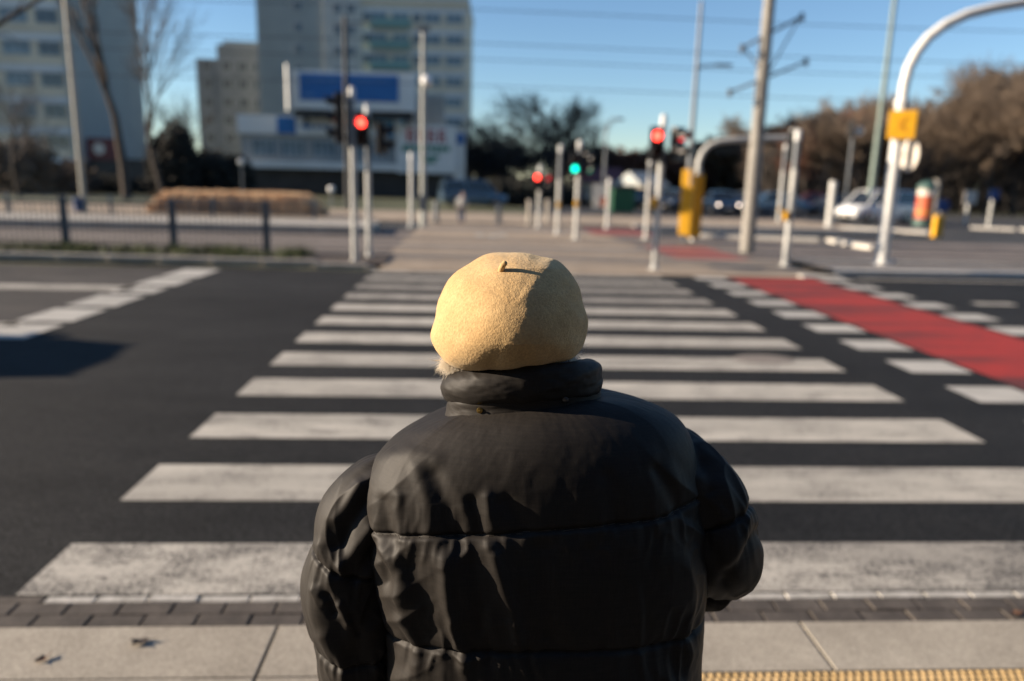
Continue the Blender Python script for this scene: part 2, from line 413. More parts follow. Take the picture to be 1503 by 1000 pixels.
    # splitter island on the right: rounded tip, kerb ring and painted outline
    def island(x0, x1, y0, y1, off):
        pts = []; cy = (y0+y1)/2; rr = (y1-y0)/2
        pts += [(x0, y0-off)]
        pts += [(x0+(x1-rr-x0)*t, y0-off+.0*t) for t in (.3, .6, .9)]
        for k in range(13):
            a = -PI/2+PI*k/12; pts.append((x1-rr+(rr+off)*math.cos(a), cy+(rr+off)*math.sin(a)))
        pts += [(x0, y1+off)]
        return pts
    outer = island(7.35, 13.3, 14.72, 17.0, 0); inner = island(7.35, 13.3, 14.72, 17.0, -.36)
    n = len(outer); mb = MB()
    vs = [(p[0], p[1], -.02) for p in outer]+[(p[0], p[1], .13) for p in outer]+[(p[0], p[1], .14) for p in inner]
    fs = []
    for k in range(n-1): fs += [(k, k+1, n+k+1, n+k), (n+k, n+k+1, 2*n+k+1, 2*n+k)]
    mb.add(vs, fs); structure('island_kerb', mb, M['kerbwhite'])
    ip = MB().add([(p[0], p[1], .115) for p in inner], [tuple(range(n))]); structure('island_paving', ip, M['greyp'])
    lo = island(7.6, 13.3, 14.72, 17.0, .50); li = island(7.6, 13.3, 14.72, 17.0, .34); n = len(lo)
    structure('island_outline', MB().add([(p[0], p[1], .0105) for p in lo]+[(p[0], p[1], .0105) for p in li], [(k, k+1, n+k+1, n+k) for k in range(n-1)]), M['paint'])
    kr = MB().b2(6.5, 7.33, 14.27, 14.55, 0, .05)
    structure('drop_kerb', kr, M['kerbwhite'], bevel=.015)
    # small pale wear patches of the far crossing
    pw = MB()
    for x, y in ((704, 346), (722, 348), (736, 346)):
        p = gz(x, y); pw.sheet(p[0]-.14, p[0]+.14, p[1]-.5, p[1]+.5, .027)
    structure('crossing_marks', pw, M['paint'])
setting()

# weeds at the foot of the fence: nobody could count the blades
def weeds():
    mb = MB(); rr = random.Random(5)
    cl = [(rr.uniform(-10.8, -3.6), rr.uniform(15.5, 16.7)) for _ in range(90)]
    for cx, cy in cl:
        if vn(cx*.9, 3.3) < -.05: continue
        for _ in range(34):
            x = cx+rr.gauss(0, .16); y = cy+rr.gauss(0, .12); h = rr.uniform(.08, .26); a = rr.uniform(0, 2*PI); w = .012; l = rr.uniform(.02, .1)
            dx, dy = math.cos(a), math.sin(a)
            mb.add([(x-dy*w, y+dx*w, .05), (x+dy*w, y-dx*w, .05), (x+dx*l, y+dy*l, .05+h)], [(0, 1, 2)])
    tag(mb.build('weeds', M['grassblade'], fixn=False), 'short green weeds growing along the foot of the roadside fence', 'weeds', kind='stuff')
    mb = MB()
    for _ in range(9000):
        x = rr.uniform(-13.6, -6.4); y = rr.uniform(32.4, 34.2); h = rr.uniform(.35, .88)*min(1, (x+13.75)/.9, (-6.25-x)/.9)+.12*(1+.12*vn(x*1.3, y)); a = rr.uniform(0, 2*PI); w = .022; l = rr.uniform(.0, .22)
        dx, dy = math.cos(a), math.sin(a)
        mb.add([(x-dy*w, y+dx*w, .06), (x+dy*w, y-dx*w, .06), (x+dx*l+dy*w*.7, y+dy*l-dx*w*.7, .06+h), (x+dx*l-dy*w*.7, y+dy*l+dx*w*.7, .06+h)], [(0, 1, 2, 3)])
    tag(mb.build('ornamental_grass', M['dry'], fixn=False), 'long bed of straw coloured dry ornamental grass in front of the dark shopfront', 'grass', kind='stuff')
weeds()

def fallen_leaf(px, py, size, mat, label, rz, zb=.013):
    p = gz(px, py, zb); mb = MB(); n = 14; ring = []; rr = random.Random(int(px))
    for k in range(n):
        a = 2*PI*k/n; r = size*(.55+.45*abs(math.cos(a*2.5)))*rr.uniform(.8, 1.1)
        ring.append((r*math.cos(a)*1.25, r*math.sin(a)*.8, .004+.35*size*abs(math.sin(a*1.5+px))))
    vs = [(0, 0, .004)]+ring+[(q[0], q[1], q[2]+.0015) for q in [(0, 0, .004)]+ring]
    fs = [(0, 1+(k+1) % n, 1+k) for k in range(n)]+[(n+1, n+2+k, n+2+(k+1) % n) for k in range(n)]
    fs += [(1+k, 1+(k+1) % n, n+2+(k+1) % n, n+2+k) for k in range(n)]
    mb.add(vs, fs); mb.tube([(size*1.1, 0, .006), (size*1.9, .01, .012)], .0012, 5)
    o = mb.build('fallen_leaf', mat, smooth=R(40)); o.location = p; o.rotation_euler = (0, 0, rz)
    tag(o, label, 'leaf', 'dead leaves on the pavement')
fallen_leaf(205, 945, .030, M['leaf_dark'], 'crumpled almost black leaf on the pale slab just below the cobbles', .2)
fallen_leaf(62, 970, .022, M['leaf'], 'small brown curled leaf on the pale slab at the bottom left corner', 1.0)
fallen_leaf(1490, 903, .028, M['leaf'], 'orange brown leaf lying on the dark cobbles at the right edge', .1, .010)

# ================================================================== STREET FURNITURE
def head(parent, loc, rz, n, w, lenses, depth=.16, bolt=None):
    """signal head with n stacked lamps; front looks along local -y"""
    hgt = n*.30+.06
    mb = MB().box((0, 0, 0), (w, depth, hgt))
    if bolt is not None: mb.tube([(0, 0, hgt*.36), bolt], .02, 6).tube([(0, 0, -hgt*.36), (bolt[0], bolt[1], bolt[2]-hgt*.72)], .02, 6)
    o = mb.build('signal_head', M['black'], parent, bevel=.02); o.location = loc; o.rotation_euler = (0, 0, rz)
    for k in range(n):
        z = hgt/2-.18-.30*k
        m = lenses[k]
        l = MB().lathe([(.088, 0), (.085, -.016), (.055, -.028), (.01, -.032)], (0, -depth/2, z), 24, axis='y').build('lens', m, o, smooth=R(50))
        v = []; 
        for j in range(13):
            a = R(-25)+R(230)*j/12; v.append((math.cos(a)*.104, math.sin(a)*.104))
        vm = MB()
        out = [(p[0], -depth/2, z+p[1]) for p in v]+[(p[0], -depth/2-.15-.06*max(0, p[1]/.104), z+p[1]) for p in v]
        inn = [(p[0]*.95, -depth/2, z+p[1]*.95) for p in v]+[(p[0]*.95, -depth/2-.15-.06*max(0, p[1]/.104), z+p[1]*.95) for p in v]
        q = 13; fs = []
        for j in range(q-1): fs += [(j, j+1, q+j+1, q+j), (2*q+j+1, 2*q+j, 3*q+j, 3*q+j+1), (q+j, q+j+1, 3*q+j+1, 3*q+j)]
        vm.add(out+inn, fs).build('visor', M['black'], o, smooth=R(50))
    return o
def button(parent, z, side=-1, mat=None):
    mb = MB().box((side*.09, -.03, z), (.11, .13, .20))
    mb.build('push_button', M['yellow'], parent, bevel=.02)
def signal_pole(px, py, Y, top_y, split_y, label, r=.058, split=True, name='traffic_signal', cat='traffic light', cap=True, group=None):
    b = at(px, py, Y); b[2] = .02
    t = empty(name, tuple(b), 0, label, cat, group)
    H = at(px, top_y, Y)[2]-b[2]; hs = at(px, split_y, Y)[2]-b[2] if split else H
    MB().tube([(0, 0, 0), (0, 0, hs)], r, 16).build('pole', M['pole'], t, smooth=R(50))
    MB().lathe([(r*2.1, 0), (r*2.1, .015), (r*1.3, .02), (r*1.2, .09), (r, .1)], (0, 0, 0), 16).build('base', M['pole'], t, smooth=R(40))
    if split: MB().tube([(0, 0, hs), (0, 0, H-.22)], r*.9, 16).build('upper_pole', M['greypole'], t, smooth=R(50))
    if cap: MB().lathe([(r*1.02, 0), (r*1.02, .2), (r*.6, .24), (.005, .25)], (0, 0, H-.235), 16).build('pole_cap', M['whitepole'], t, smooth=R(40))
    return t, b, H, hs
# A: vehicle signal seen from its side
t, b, H, hs = signal_pole(521, 386, 15.5, 128, 215, 'tall signal pole with a dark three lamp head turned left, seen from its side')
head(t, (-.26, .02, 2.84), R(-78), 3, .30, [M['lens_off'], M['lens_red_off'], M['lens_off']], bolt=(0.05, .26, .3))
# B: pedestrian signal lit red, plus a second head turned away
t, b, H, hs = signal_pole(542, 380, 16.4, 153, 252, 'signal pole behind the first with one lit red pedestrian lamp beside a blank head')
head(t, (-.09, -.16, 2.66), 0, 2, .30, [M['red_on'], M['lens_off']])
head(t, (.30, .05, 2.52), R(75), 2, .30, [M['lens_off'], M['lens_off']], bolt=(0, .2, .2))
# C plain white post
signal_pole(604, 334, 27.6, 224, 0, 'plain white post without lamps left of the globe lamp post', .075, False, 'bare_post', 'post')
# E, F, G, H small ones beyond the tracks
t, b, H, hs = signal_pole(790, 335, 29, 243, 272, 'short far signal pole with a lit red lamp in front of the bare trees', .062)
head(t, (-.12, -.17, 1.74), 0, 2, .26, [M['red_on'], M['lens_off']]); head(t, (.24, -.1, 1.74), R(35), 2, .26, [M['red_dim'], M['lens_off']])
t, b, H, hs = signal_pole(818, 345, 25.3, 213, 263, 'thin signal pole between the red and the green lamp with an orange button box', .064)
button(t, at(819, 302, 25.3)[2], 0); head(t, (.02, .2, 2.05), PI, 2, .26, [M['lens_off'], M['lens_off']])
t, b, H, hs = signal_pole(845, 352, 23.3, 206, 258, 'signal pole with a lit green pedestrian lamp', .068)
head(t, (-.15, -.14, 2.28), 0, 2, .26, [M['lens_off'], M['green_on']]); head(t, (.26, -.06, 2.28), R(40), 2, .26, [M['lens_off'], M['green_dim']])
button(t, at(845, 300, 23.3)[2], -.3)
signal_pole(891, 336, 29.5, 262, 0, 'short plain white post between the green lamp and the near red lamps', .075, False, 'bare_post', 'post')
# I: near right pedestrian signal
t, b, H, hs = signal_pole(960, 397, 15.2, 168, 240, 'near signal pole right of the crossing with two lit red lamps', .062)
head(t, (-.15, -.12, 2.50), R(-5), 2, .26, [M['red_on'], M['lens_off']]); head(t, (.28, -.10, 2.50), R(38), 2, .30, [M['red_dim'], M['lens_off']])
button(t, at(966, 300, 15.2)[2], -1)
# post behind I
t, b, H, hs = signal_pole(948, 345, 24.0, 230, 262, 'thin grey post half hidden behind the two red lamps', .062, True, 'bare_post', 'post')
# K: post at the end of the gantry arm
t, b, H, hs = signal_pole(1152, 391, 16.5, 190, 248, 'white signal post on the island with a small yellow button and the head turned away', .068)
head(t, (.02, .17, 2.62), PI, 2, .28, [M['lens_off'], M['lens_off']]); button(t, at(1160, 318, 16.5)[2], -1)
# posts further back right
signal_pole(1216, 335, 34, 266, 0, 'thick pale post with a rounded top left of the white van', .15, False, 'bare_post', 'post')
t, b, H, hs = signal_pole(1143, 320, 38, 212, 250, 'far grey post behind the gantry arm with a yellow button box', .08, True, 'bare_post', 'post')
button(t, at(1143, 308, 38)[2], 0)

# white gantry on the right with its arm over the road
def gantry():
    b = at(1293, 393, 16.4); b[2] = .11
    t = empty('signal_gantry', tuple(b), 0, 'white gantry pole with curved arm over the road and a yellow plate', 'gantry')
    ax = at(1325, 150, 16.4)-b
    lean = np.array([0.0, 0, 0])
    MB().lathe([(.20, 0), (.20, .02), (.13, .03), (.125, .12)], (0, 0, 0), 20).tube([(.26, -.02, 0), (.26, -.02, .12)], .05, 8).build('base', M['whitepole'], t, smooth=R(40))
    pts = [at(1325, 150, 16.4), at(1328, 125, 16.4), at(1334, 100, 16.4), at(1345, 78, 16.4), at(1362, 56, 16.4), at(1388, 36, 16.4), at(1420, 21, 16.4), at(1460, 11, 16.4), at(1503, 4, 16.4)]
    pts += [pts[-1]+np.array([1.2, 0, .10]), pts[-1]+np.array([3.4, 0, .2])]
    top = pts[0]-b
    MB().tube([(0, 0, 0), (0, 0, top[2])], .125, 20).build('pole', M['whitepole'], t, smooth=R(50))
    P = [np.array([0, 0, top[2]-.05])]+[p-b for p in pts]
    dx = P[1][0]
    P = [P[0]]+[np.array([p[0]-dx*max(0, 1-i/3), 0, p[2]]) for i, p in enumerate(P[1:])]
    MB().tube(P, [.105]*len(P), 20).build('arm', M['whitepole'], t, smooth=R(50))
    MB().lathe([(.15, 0), (.15, .10)], (0, 0, top[2]-.06), 20).build('collar', M['whitepole'], t, smooth=R(40))
    z0 = at(1314, 205, 16.4)[2]-b[2]; z1 = at(1318, 163, 16.4)[2]-b[2]
    pl = MB().box((-.03, -.17, (z0+z1)/2), (.54, .03, z1-z0), R(-27)).build('yellow_plate', M['yellow'], t, bevel=.03)
    MB().box((-.04, -.192, (z0+z1)/2+.03), (.05, .006, .30), R(-27), tilt=Matrix.Rotation(.5, 3, 'Y')).box((-.03, -.192, (z0+z1)/2-.02), (.05, .0062, .34), R(-27), tilt=Matrix.Rotation(-.6, 3, 'Y')).build('arrow_mark', plain('dull_orange_mark', (.52, .24, .01), .6), pl)
    zs = at(1333, 228, 16.4)[2]-b[2]
    s = MB().lathe([(.35, -.012), (.35, .012)], (.33, .02, zs), 32, axis='y').build('round_sign', M['postertop'], t)
    MB().tube([(0, .0, zs), (.325, .02, zs)], .014, 8).build('bracket', M['greyplate'], t)
    s.location = (.33, .02, 0); s.data.transform(Matrix.Translation((-.33, -.02, 0))); s.rotation_euler = (0, 0, R(-88))
gantry()

# the two yellow-cased poles and the grey gantry arm between them
def yellow_poles():
    b = at(1004, 356, 23.1); b[2] = .02
    t = empty('street_pole', tuple(b), 0, 'tall thin grey pole with yellow casing round its lower part', 'pole')
    MB().tube([(0, 0, 0), (0, 0, 2.4), (0, 0, 7.0)], [.085, .08, .05], 14).build('pole', M['greypole'], t, smooth=R(50))
    z0 = at(1004, 345, 23.1)[2]-.02; z1 = at(1013, 250, 23.1)[2]
    MB().box((0, 0, (z0+z1)/2), (.36, .34, z1-z0), R(-22)).build('yellow_casing', M['yellow'], t, bevel=.03)
    MB().box((.05, -.19, z1-.25), (.14, .03, .5)).build('plate', M['pole'], t, bevel=.01)
    MB().tube([(0, 0, 5.15), (.25, 0, 5.22), (.75, 0, 5.25)], .03, 8).build('lamp_arm', M['greypole'], t, smooth=R(50))
    MB().box((.80, 0, 5.25), (.5, .2, .07)).build('lamp_head', M['greypole'], t, bevel=.02)
    b2 = at(1016, 352, 23.7); b2[2] = .02
    t = empty('signal_gantry', tuple(b2), 0, 'grey gantry pole in yellow casing with a low arm bending right', 'gantry')
    P = [at(1025, 252, 23.7), at(1026, 238, 23.7), at(1031, 224, 23.7), at(1041, 213, 23.7), at(1056, 207, 23.7), at(1080, 205, 23.7), at(1120, 203, 23.7), at(1166, 203, 23.7)]
    P = [np.array([p[0]-b2[0], 0, p[2]-b2[2]]) for p in P]; P[0][0] = P[1][0] = .02
    MB().tube([(0.02, 0, 0), (0.02, 0, P[0][2])], .10, 14).build('pole', M['pole'], t, smooth=R(50))
    MB().tube(P, .085, 14).build('arm', M['pole'], t, smooth=R(50))
    MB().lathe([(.13, 0), (.13, .14)], (.02, 0, P[0][2]-.1), 14).build('collar', M['pole'], t, smooth=R(40))
    MB().b2(-.17, .21, -.14, .14, .12, P[0][2]-.1).build('yellow_casing', M['yellow'], t, bevel=.03)
    MB().b2(P[-1][0]-.12, P[-1][0]+.05, -.1, .1, P[-1][2]-.12, P[-1][2]+.28).build('end_fitting', M['pole'], t, bevel=.02)
yellow_poles()

# concrete catenary mast with cantilevers
def mast():
    b = at(1096, 371, 19.9); b[2] = .02
    t = empty('catenary_mast', tuple(b), 0, 'thick grey concrete mast carrying the tram wires on slanting brackets', 'mast')
    MB().tube([(0, 0, 0), (0, 0, 4), (0, 0, 8.3)], [.19, .165, .125], 20).build('mast', M['concpole'], t, smooth=R(50))
    def q(x, y): p = at(x, y, 19.9)-b; return (p[0], -.05, p[2])
    def br(name, segs, r):
        mb = MB()
        for a, c in segs: mb.tube([q(*a), q(*c)], r, 8)
        return mb.build(name, M['greypole'], t, smooth=R(50))
    br('bracket', [((1176, 25), (1088, 71))], .035)
    br('strut', [((1172, 28), (1126, 108))], .022); br('strut', [((1090, 70), (1122, 112))], .022)
    br('bracket', [((1182, 91), (1070, 136))], .032)
    for x, y in ((1176, 25), (1088, 71), (1182, 91), (1070, 136)):
        p = q(x, y); MB().lathe([(.03, -.12), (.07, -.10), (.04, -.06), (.07, -.03), (.04, .01), (.07, .05), (.03, .09)], p, 10).build('insulator', M['greypole'], t, smooth=R(50))
mast()
def far_mast():
    b = at(511, 290, 40); b[2] = .05
    t = empty('catenary_mast', tuple(b), 0, 'dark far mast rising behind the left signal pole', 'mast')
    zt = at(507, 25, 40)[2]
    MB().tube([(0, 0, 0), (0, 0, zt)], [.16, .10], 14).build('mast', M['wire'], t, smooth=R(50))
    MB().tube([(-.6, 0, zt-.4), (1.4, 0, zt-.2)], .05, 8).build('bracket', M['greypole'], t)
far_mast()

# wires
def wire(pts, r, label, group):
    mb = MB().tube(pts, r, 6, cap=True); o = mb.build('tram_wire', M['wire']); tag(o, label, 'wire', group)
for Y, x, y, lab in ((20.0, 930, 27, 'uppermost long wire crossing the sky above the mast brackets'), (20.0, 930, 76, 'wire crossing the sky at the height of the lower mast bracket'),
                     (22.0, 930, 99, 'thin wire just below the middle one in the open sky'), (22.0, 930, 137, 'lowest wire crossing the sky just over the bare treetops')):
    z = at(x, y, Y)[2]
    P = [(X, Y, z+.04+.03*math.cos(X*.33)) for X in range(-60, 61, 3)]
    wire(P, .0085, lab, 'tram wires across the sky')

# green-grey lamp mast, cream lamp post, globe lamp post, far lamp
def lamp_mast(px, py, Y, pxt, pyt, r0, r1, label, mat, arm=None, extra=0):
    b = at(px, py, Y); b[2] = max(0, min(b[2], .1)); p = at(pxt, pyt, Y)
    t = empty('street_lamp', tuple(b), 0, label, 'street lamp')
    d = p-b; H = d[2]+extra; lx = d[0]
    MB().tube([(0, 0, 0), (0, 0, H*.5), (0, 0, H)], [r0, (r0+r1)/2, r1], 14).build('pole', mat, t, smooth=R(50))
    MB().lathe([(r0*2, 0), (r0*2, .02), (r0*1.15, .03), (r0*1.1, .5), (r0, .52)], (0, 0, 0), 14).build('base', mat, t, smooth=R(40))
    return t, H
t, H = lamp_mast(1275, 312, 40, 1316, 0, .17, .10, 'tall slender grey green lamp mast leaning behind the white gantry', M['greenpole'], extra=.8)
MB().tube([(0, 0, H), (-.9, 0, H+.3)], .05, 8).build('arm', M['greenpole'], t); MB().box((-1.2, 0, H+.32), (.9, .3, .12)).build('lamp_head', M['greypole'], t, bevel=.03)
z = at(1279, 285, 40)[2]; MB().box((.05, -.2, z), (.42, .04, .42)).build('blue_sign', M['blueplate'], t, bevel=.01)
t, H = lamp_mast(125, 316, 31, 99, 0, .11, .08, 'tall cream lamp post in front of the left apartment block', plain('cream_post', (.34, .32, .26), .6), extra=1.6)
MB().tube([(0, 0, H), (.8, 0, H+.25)], .05, 8).build('arm', M['pole'], t); MB().box((1.1, 0, H+.27), (.8, .28, .12)).build('lamp_head', M['greypole'], t, bevel=.03)
t, H = lamp_mast(621, 333, 28.2, 624, 40, .11, .07, 'pale lamp post with a round white globe halfway up', plain('pale_post', (.36, .37, .34), .6))
zg = at(627, 120, 28.2)[2]; MB().ball((.12, -.12, zg), .20, 18).build('globe', M['globe'], t, smooth=True)
MB().box((0, 0, H-.05), (.5, .25, .14)).build('lamp_head', M['greypole'], t, bevel=.03); MB().b2(-.14, .14, -.13, .13, .6, 1.15).build('switch_box', M['greypole'], t, bevel=.02)
def goose(px, py, Y, top, label):
    b = at(px, py, Y); b[2] = .05; p = at(*top, Y)-b
    t = empty('street_lamp', tuple(b), 0, label, 'street lamp')
    z = p[2]
    MB().tube([(0, 0, 0), (0, 0, z*.86), (p[0]*.15, 0, z*.95), (p[0]*.5, 0, z), (p[0], 0, z)], [.09, .07, .05, .05, .04], 10).build('pole', M['greypole'], t, smooth=R(50))
    MB().ball((p[0]+.2, 0, z), (.35, .15, .10), 12).build('lamp_head', M['greypole'], t, smooth=True)
goose(884, 315, 52, (905, 175), 'far curved lamp post with its head right, beside the bare trees')
# globe lamps on short posts near the shops
for px, py, Y, gx, gy, lab in ((357, 300, 48, 356, 238, 'short lamp post with a white globe at the left end of the pavilion'), (487, 310, 44, 487, 278, 'low dim globe lamp in front of the dark shopfront')):
    b = at(px, py, Y); b[2] = .05; z = at(gx, gy, Y)[2]-.05
    t = empty('globe_lamp', tuple(b), 0, lab, 'globe lamp')
    MB().tube([(0, 0, 0), (0, 0, z-.1)], .045, 8).build('pole', M['greypole'], t); MB().ball((0, 0, z), .19, 16).build('globe', M['globe'], t, smooth=True)

# fences
def fence(xs, Y, h, wpost, label, panels=True, mat=None, x_extra=None):
    mat = mat or M['fencegrey']
    t = empty('fence', (xs[0], Y, .05), 0, label, 'fence')
    for x in xs: MB().box((x-xs[0], 0, h/2), (wpost, wpost*.8, h)).build('post', mat, t, bevel=.012)
    for a, b in zip(xs, xs[1:]):
        mb = MB(); n = int((b-a-wpost)/.11)
        for k in range(1, n): mb.box((a-xs[0]+wpost/2+(b-a-wpost)*k/n, 0, h*.5), (.013, .010, h*.78))
        mb.box(((a+b)/2-xs[0], 0, h*.89), (b-a-wpost, .05, .045)); mb.box(((a+b)/2-xs[0], 0, h*.10), (b-a-wpost, .03, .03))
        mb.build('panel', mat, t)
    return t
fence([-13.3, -11.05, -8.79, -6.50, -4.50], 16.8, 1.12, .14, 'near blue grey fence with square posts and thin bars beside the road')
fence([-20.6, -16.9, -13.25, -9.58, -5.88], 28.6, .82, .11, 'far low fence of thin posts beyond the tram platform', mat=plain('pale_blue_steel', (.16, .20, .22), .5, .3))
b = at(117, 318, 30); MB()
t = empty('litter_bin', (b[0], 30, .07), 0, 'small blue litter bin at the foot of the cream lamp post', 'litter bin')
MB().lathe([(.12, .1), (.17, .15), (.19, .6), (.15, .62)], (0, 0, 0), 16).build('bin', M['blueplate'], t, smooth=R(40)); MB().tube([(.2, 0, 0), (.2, 0, .7)], .025, 8).build('post', M['greypole'], t)

# bollards on the far pavement
proto = None
for px, py, lab, mat in ((732, 332, 'dark bollard right of the far pedestrian', 'greypole'), (777, 331, 'beige bollard left of the far red lamp', 'kerb'), (804, 328, 'pale bollard between the red lamp and the thin pole', 'kerb'), (640, 328, 'dark bollard just right of the globe lamp post', 'greypole')):
    p = gz(px, py); h = .95 if mat == 'kerb' else .8
    o = MB().lathe([(.14, 0), (.14, .06), (.10, .08), (.10, h-.12), (.125, h-.10), (.12, h-.02), (.05, h)], (0, 0, 0), 16).build('bollard', M[mat], smooth=R(40))
    o.location = (p[0], p[1], .07); tag(o, lab, 'bollard', 'bollards on the far pavement')
# yellow bollard with blue sign
b = gz(1374, 349); t = empty('keep_right_bollard', (b[0], b[1], .0), 0, 'yellow traffic bollard with a blue arrow plate on top beside the advertising column', 'bollard')
MB().b2(-.17, .17, -.12, .12, 0, .86).build('bollard_body', M['yellow'], t, bevel=.04)
MB().tube([(0, 0, .85), (.04, 0, 1.05)], .03, 8).build('post', M['greypole'], t)
MB().lathe([(.26, -.015), (.26, .015)], (.10, -.02, 1.24), 24, axis='y').build('blue_plate', M['blueplate'], t)
# sign posts
for px, py, Y, y0, y1, w, mat, lab in ((1416, 330, 41, 300, 281, .72, 'postertop', 'square pale sign on a post at the edge of the woods'), (1450, 334, 39, 294, 279, .5, 'blueplate', 'post with a small blue sign at the edge of the woods')):
    b = at(px, py, Y); zt = at(px, y1, Y)[2]; zb = at(px, y0, Y)[2]
    t = empty('road_sign', (b[0], Y, .03), 0, lab, 'road sign')
    MB().tube([(0, 0, 0), (0, 0, zt)], .07, 10).build('post', M['pole'], t, smooth=R(50))
    MB().box((.03, -.1, (zt+zb)/2), (w, .03, zt-zb)).build('sign_plate', M[mat], t, bevel=.01)
# advertising column
b = at(1353, 334, 37.5); t = empty('advertising_column', (b[0], 37.5, .03), 0, 'round advertising column with red and orange posters under a green dome', 'advertising column'); t.scale = (.66, .66, .88)
MB().lathe([(.70, 0), (.70, .42), (.66, .45)], (0, 0, 0), 24).build('plinth', M['greendome'], t, smooth=R(40))
MB().lathe([(.62, .45), (.62, 1.75)], (0, 0, 0), 28).build('poster', M['poster'], t, smooth=R(40))
MB().lathe([(.64, .70), (.64, .92)], (0, -.015, 0), 28).build('poster', M['posterorange'], t, smooth=R(40))
MB().lathe([(.625, 1.75), (.625, 2.1)], (0, 0, 0), 28).build('header_band', M['postertop'], t, smooth=R(40))
MB().lathe([(.72, 2.1), (.72, 2.2), (.6, 2.38), (.35, 2.52), (.06, 2.6)], (0, 0, 0), 28).build('dome', M['greendome'], t, smooth=R(50))
b = at(1368, 332, 38.5); t = empty('bare_post', (b[0], 38.5, .03), 0, 'grey post standing right behind the advertising column', 'post')
MB().tube([(0, 0, 0), (0, 0, 2.35)], .13, 12).build('pole', M['concpole'], t, smooth=R(50)); MB().box((0, 0, 2.35), (.3, .3, .06)).build('pole_cap', M['concpole'], t, bevel=.01)
# far twin-lamp signal over the woods
b = at(1240, 300, 46); t = empty('traffic_signal', (b[0], 46, .03), 0, 'far signal on a thin pole against the dark woods right of the mast', 'traffic light')
z = at(1240, 190, 46)[2]; MB().tube([(0, 0, 0), (0, 0, z+.5)], .06, 10).build('pole', M['greypole'], t, smooth=R(50))
head(t, (-.2, -.1, z), PI*.8, 3, .3, [M['lens_off']]*3); MB().lathe([(.26, -.02), (.26, .02)], (.35, -.1, z-.1), 24, axis='y').build('round_plate', M['postertop'], t)

# ================================================================== BUILDINGS
def win_proto(w, h, panes, frame_m, glass_m, name='window'):
    """window facing -y, origin at its centre on the wall plane: frame with panes as one sub-part"""
    fr = MB(); t = .09
    fr.b2(-w/2, w/2, -.07, .02, h/2-t, h/2).b2(-w/2, w/2, -.07, .02, -h/2, -h/2+t)
    for k in range(panes+1):
        x = -w/2+t/2+(w-t)*k/panes; fr.b2(x-t/2, x+t/2, -.068, .02, -h/2+t, h/2-t)
    f = fr.build(name, frame_m)
    g = MB()
    for k in range(panes):
        x0 = -w/2+t/2+(w-t)*k/panes+t/2; x1 = -w/2+t/2+(w-t)*(k+1)/panes-t/2
        g.b2(x0, x1, -.03, .0, -h/2+t, h/2-t)
    g.build('pane', glass_m, f)
    return f
def put(proto, parent, loc, first):
    o = proto if first else copy_tree(proto)
    o.parent = parent; o.location = loc; return o
M['winframe'] = plain('white_window_frame', (.40, .42, .43), .5)
M['curtain'] = speck('curtained_glass', (.05, .09, .12), (.20, .27, .32), .45, .15, spec=.7, detail=2)

def left_block():
    x1 = -38.3; Y = 77
    t = empty('apartment_block', (x1, Y, 0), R(2), 'cream and grey apartment block with rows of windows at the left edge', 'building')
    Hh = 31.5
    MB().b2(-30, -.32, 0, 17.2, 0, Hh).build('wall', M['creamwall'], t)
    MB().b2(-.318, 0, -.3, 17.4, 0, Hh+.3).build('gable_wall', M['darkgable'], t)
    MB().b2(-30.2, -.33, -.15, 13.6, Hh, Hh+.5).build('roof', M['darkgable'], t)
    band = MB(); 
    fl = 2.83
    for k in range(12): band.b2(-30, -.33, -.10, -.002, k*fl+2.32, k*fl+2.92)
    band.build('spandrel_bands', M['bandwall'], t)
    p = win_proto(2.5, 1.35, 4, M['winframe'], M['curtain']); q = win_proto(2.0, 1.35, 3, M['winframe'], M['glass'])
    f1 = f2 = True; rr = random.Random(2)
    for k in range(11):
        for j, x in enumerate((-1.75, -4.7, -8.6, -12.0)):
            z = k*fl+1.62
            if j % 2 == 0: put(q, t, (x, -.012, z), f1); f1 = False
            else: put(p, t, (x, -.012, z), f2); f2 = False
    fb = True
    for k in range(1, 11):
        if fb:
            b = MB().b2(-1.3, 1.3, -1.2, 0, -.1, .05).b2(-1.3, 1.3, -1.2, -1.14, .05, 1.0).b2(-1.3, -1.24, -1.14, 0, .05, 1.0).b2(1.24, 1.3, -1.14, 0, .05, 1.0).build('balcony', M['whitewall']); o = b
        else: o = copy_tree(b)
        fb = False; o.parent = t; o.location = (-8.6, -.11, k*fl+.35)
    # annex below the gable
    a = empty('shop_annex', (x1+.5, Y+1, 0), R(2), 'low dark shop with a dark red fascia under the grey gable', 'building')
    MB().b2(0, 9.5, 0, 12, 0, 3.0).build('shopfront', M['darkfront'], a); MB().b2(-.1, 3.2, -.25, -.003, 2.85, 4.9).build('fascia', M['redfascia'], a); MB().b2(5.6, 9.6, -.25, -.003, 2.85, 4.6).build('fascia', M['redfascia'], a)
    MB().lathe([(.55, -.3), (.55, -.255)], (1.1, 0, 3.9), 24, axis='y').build('round_emblem', M['postertop'], a)
left_block()

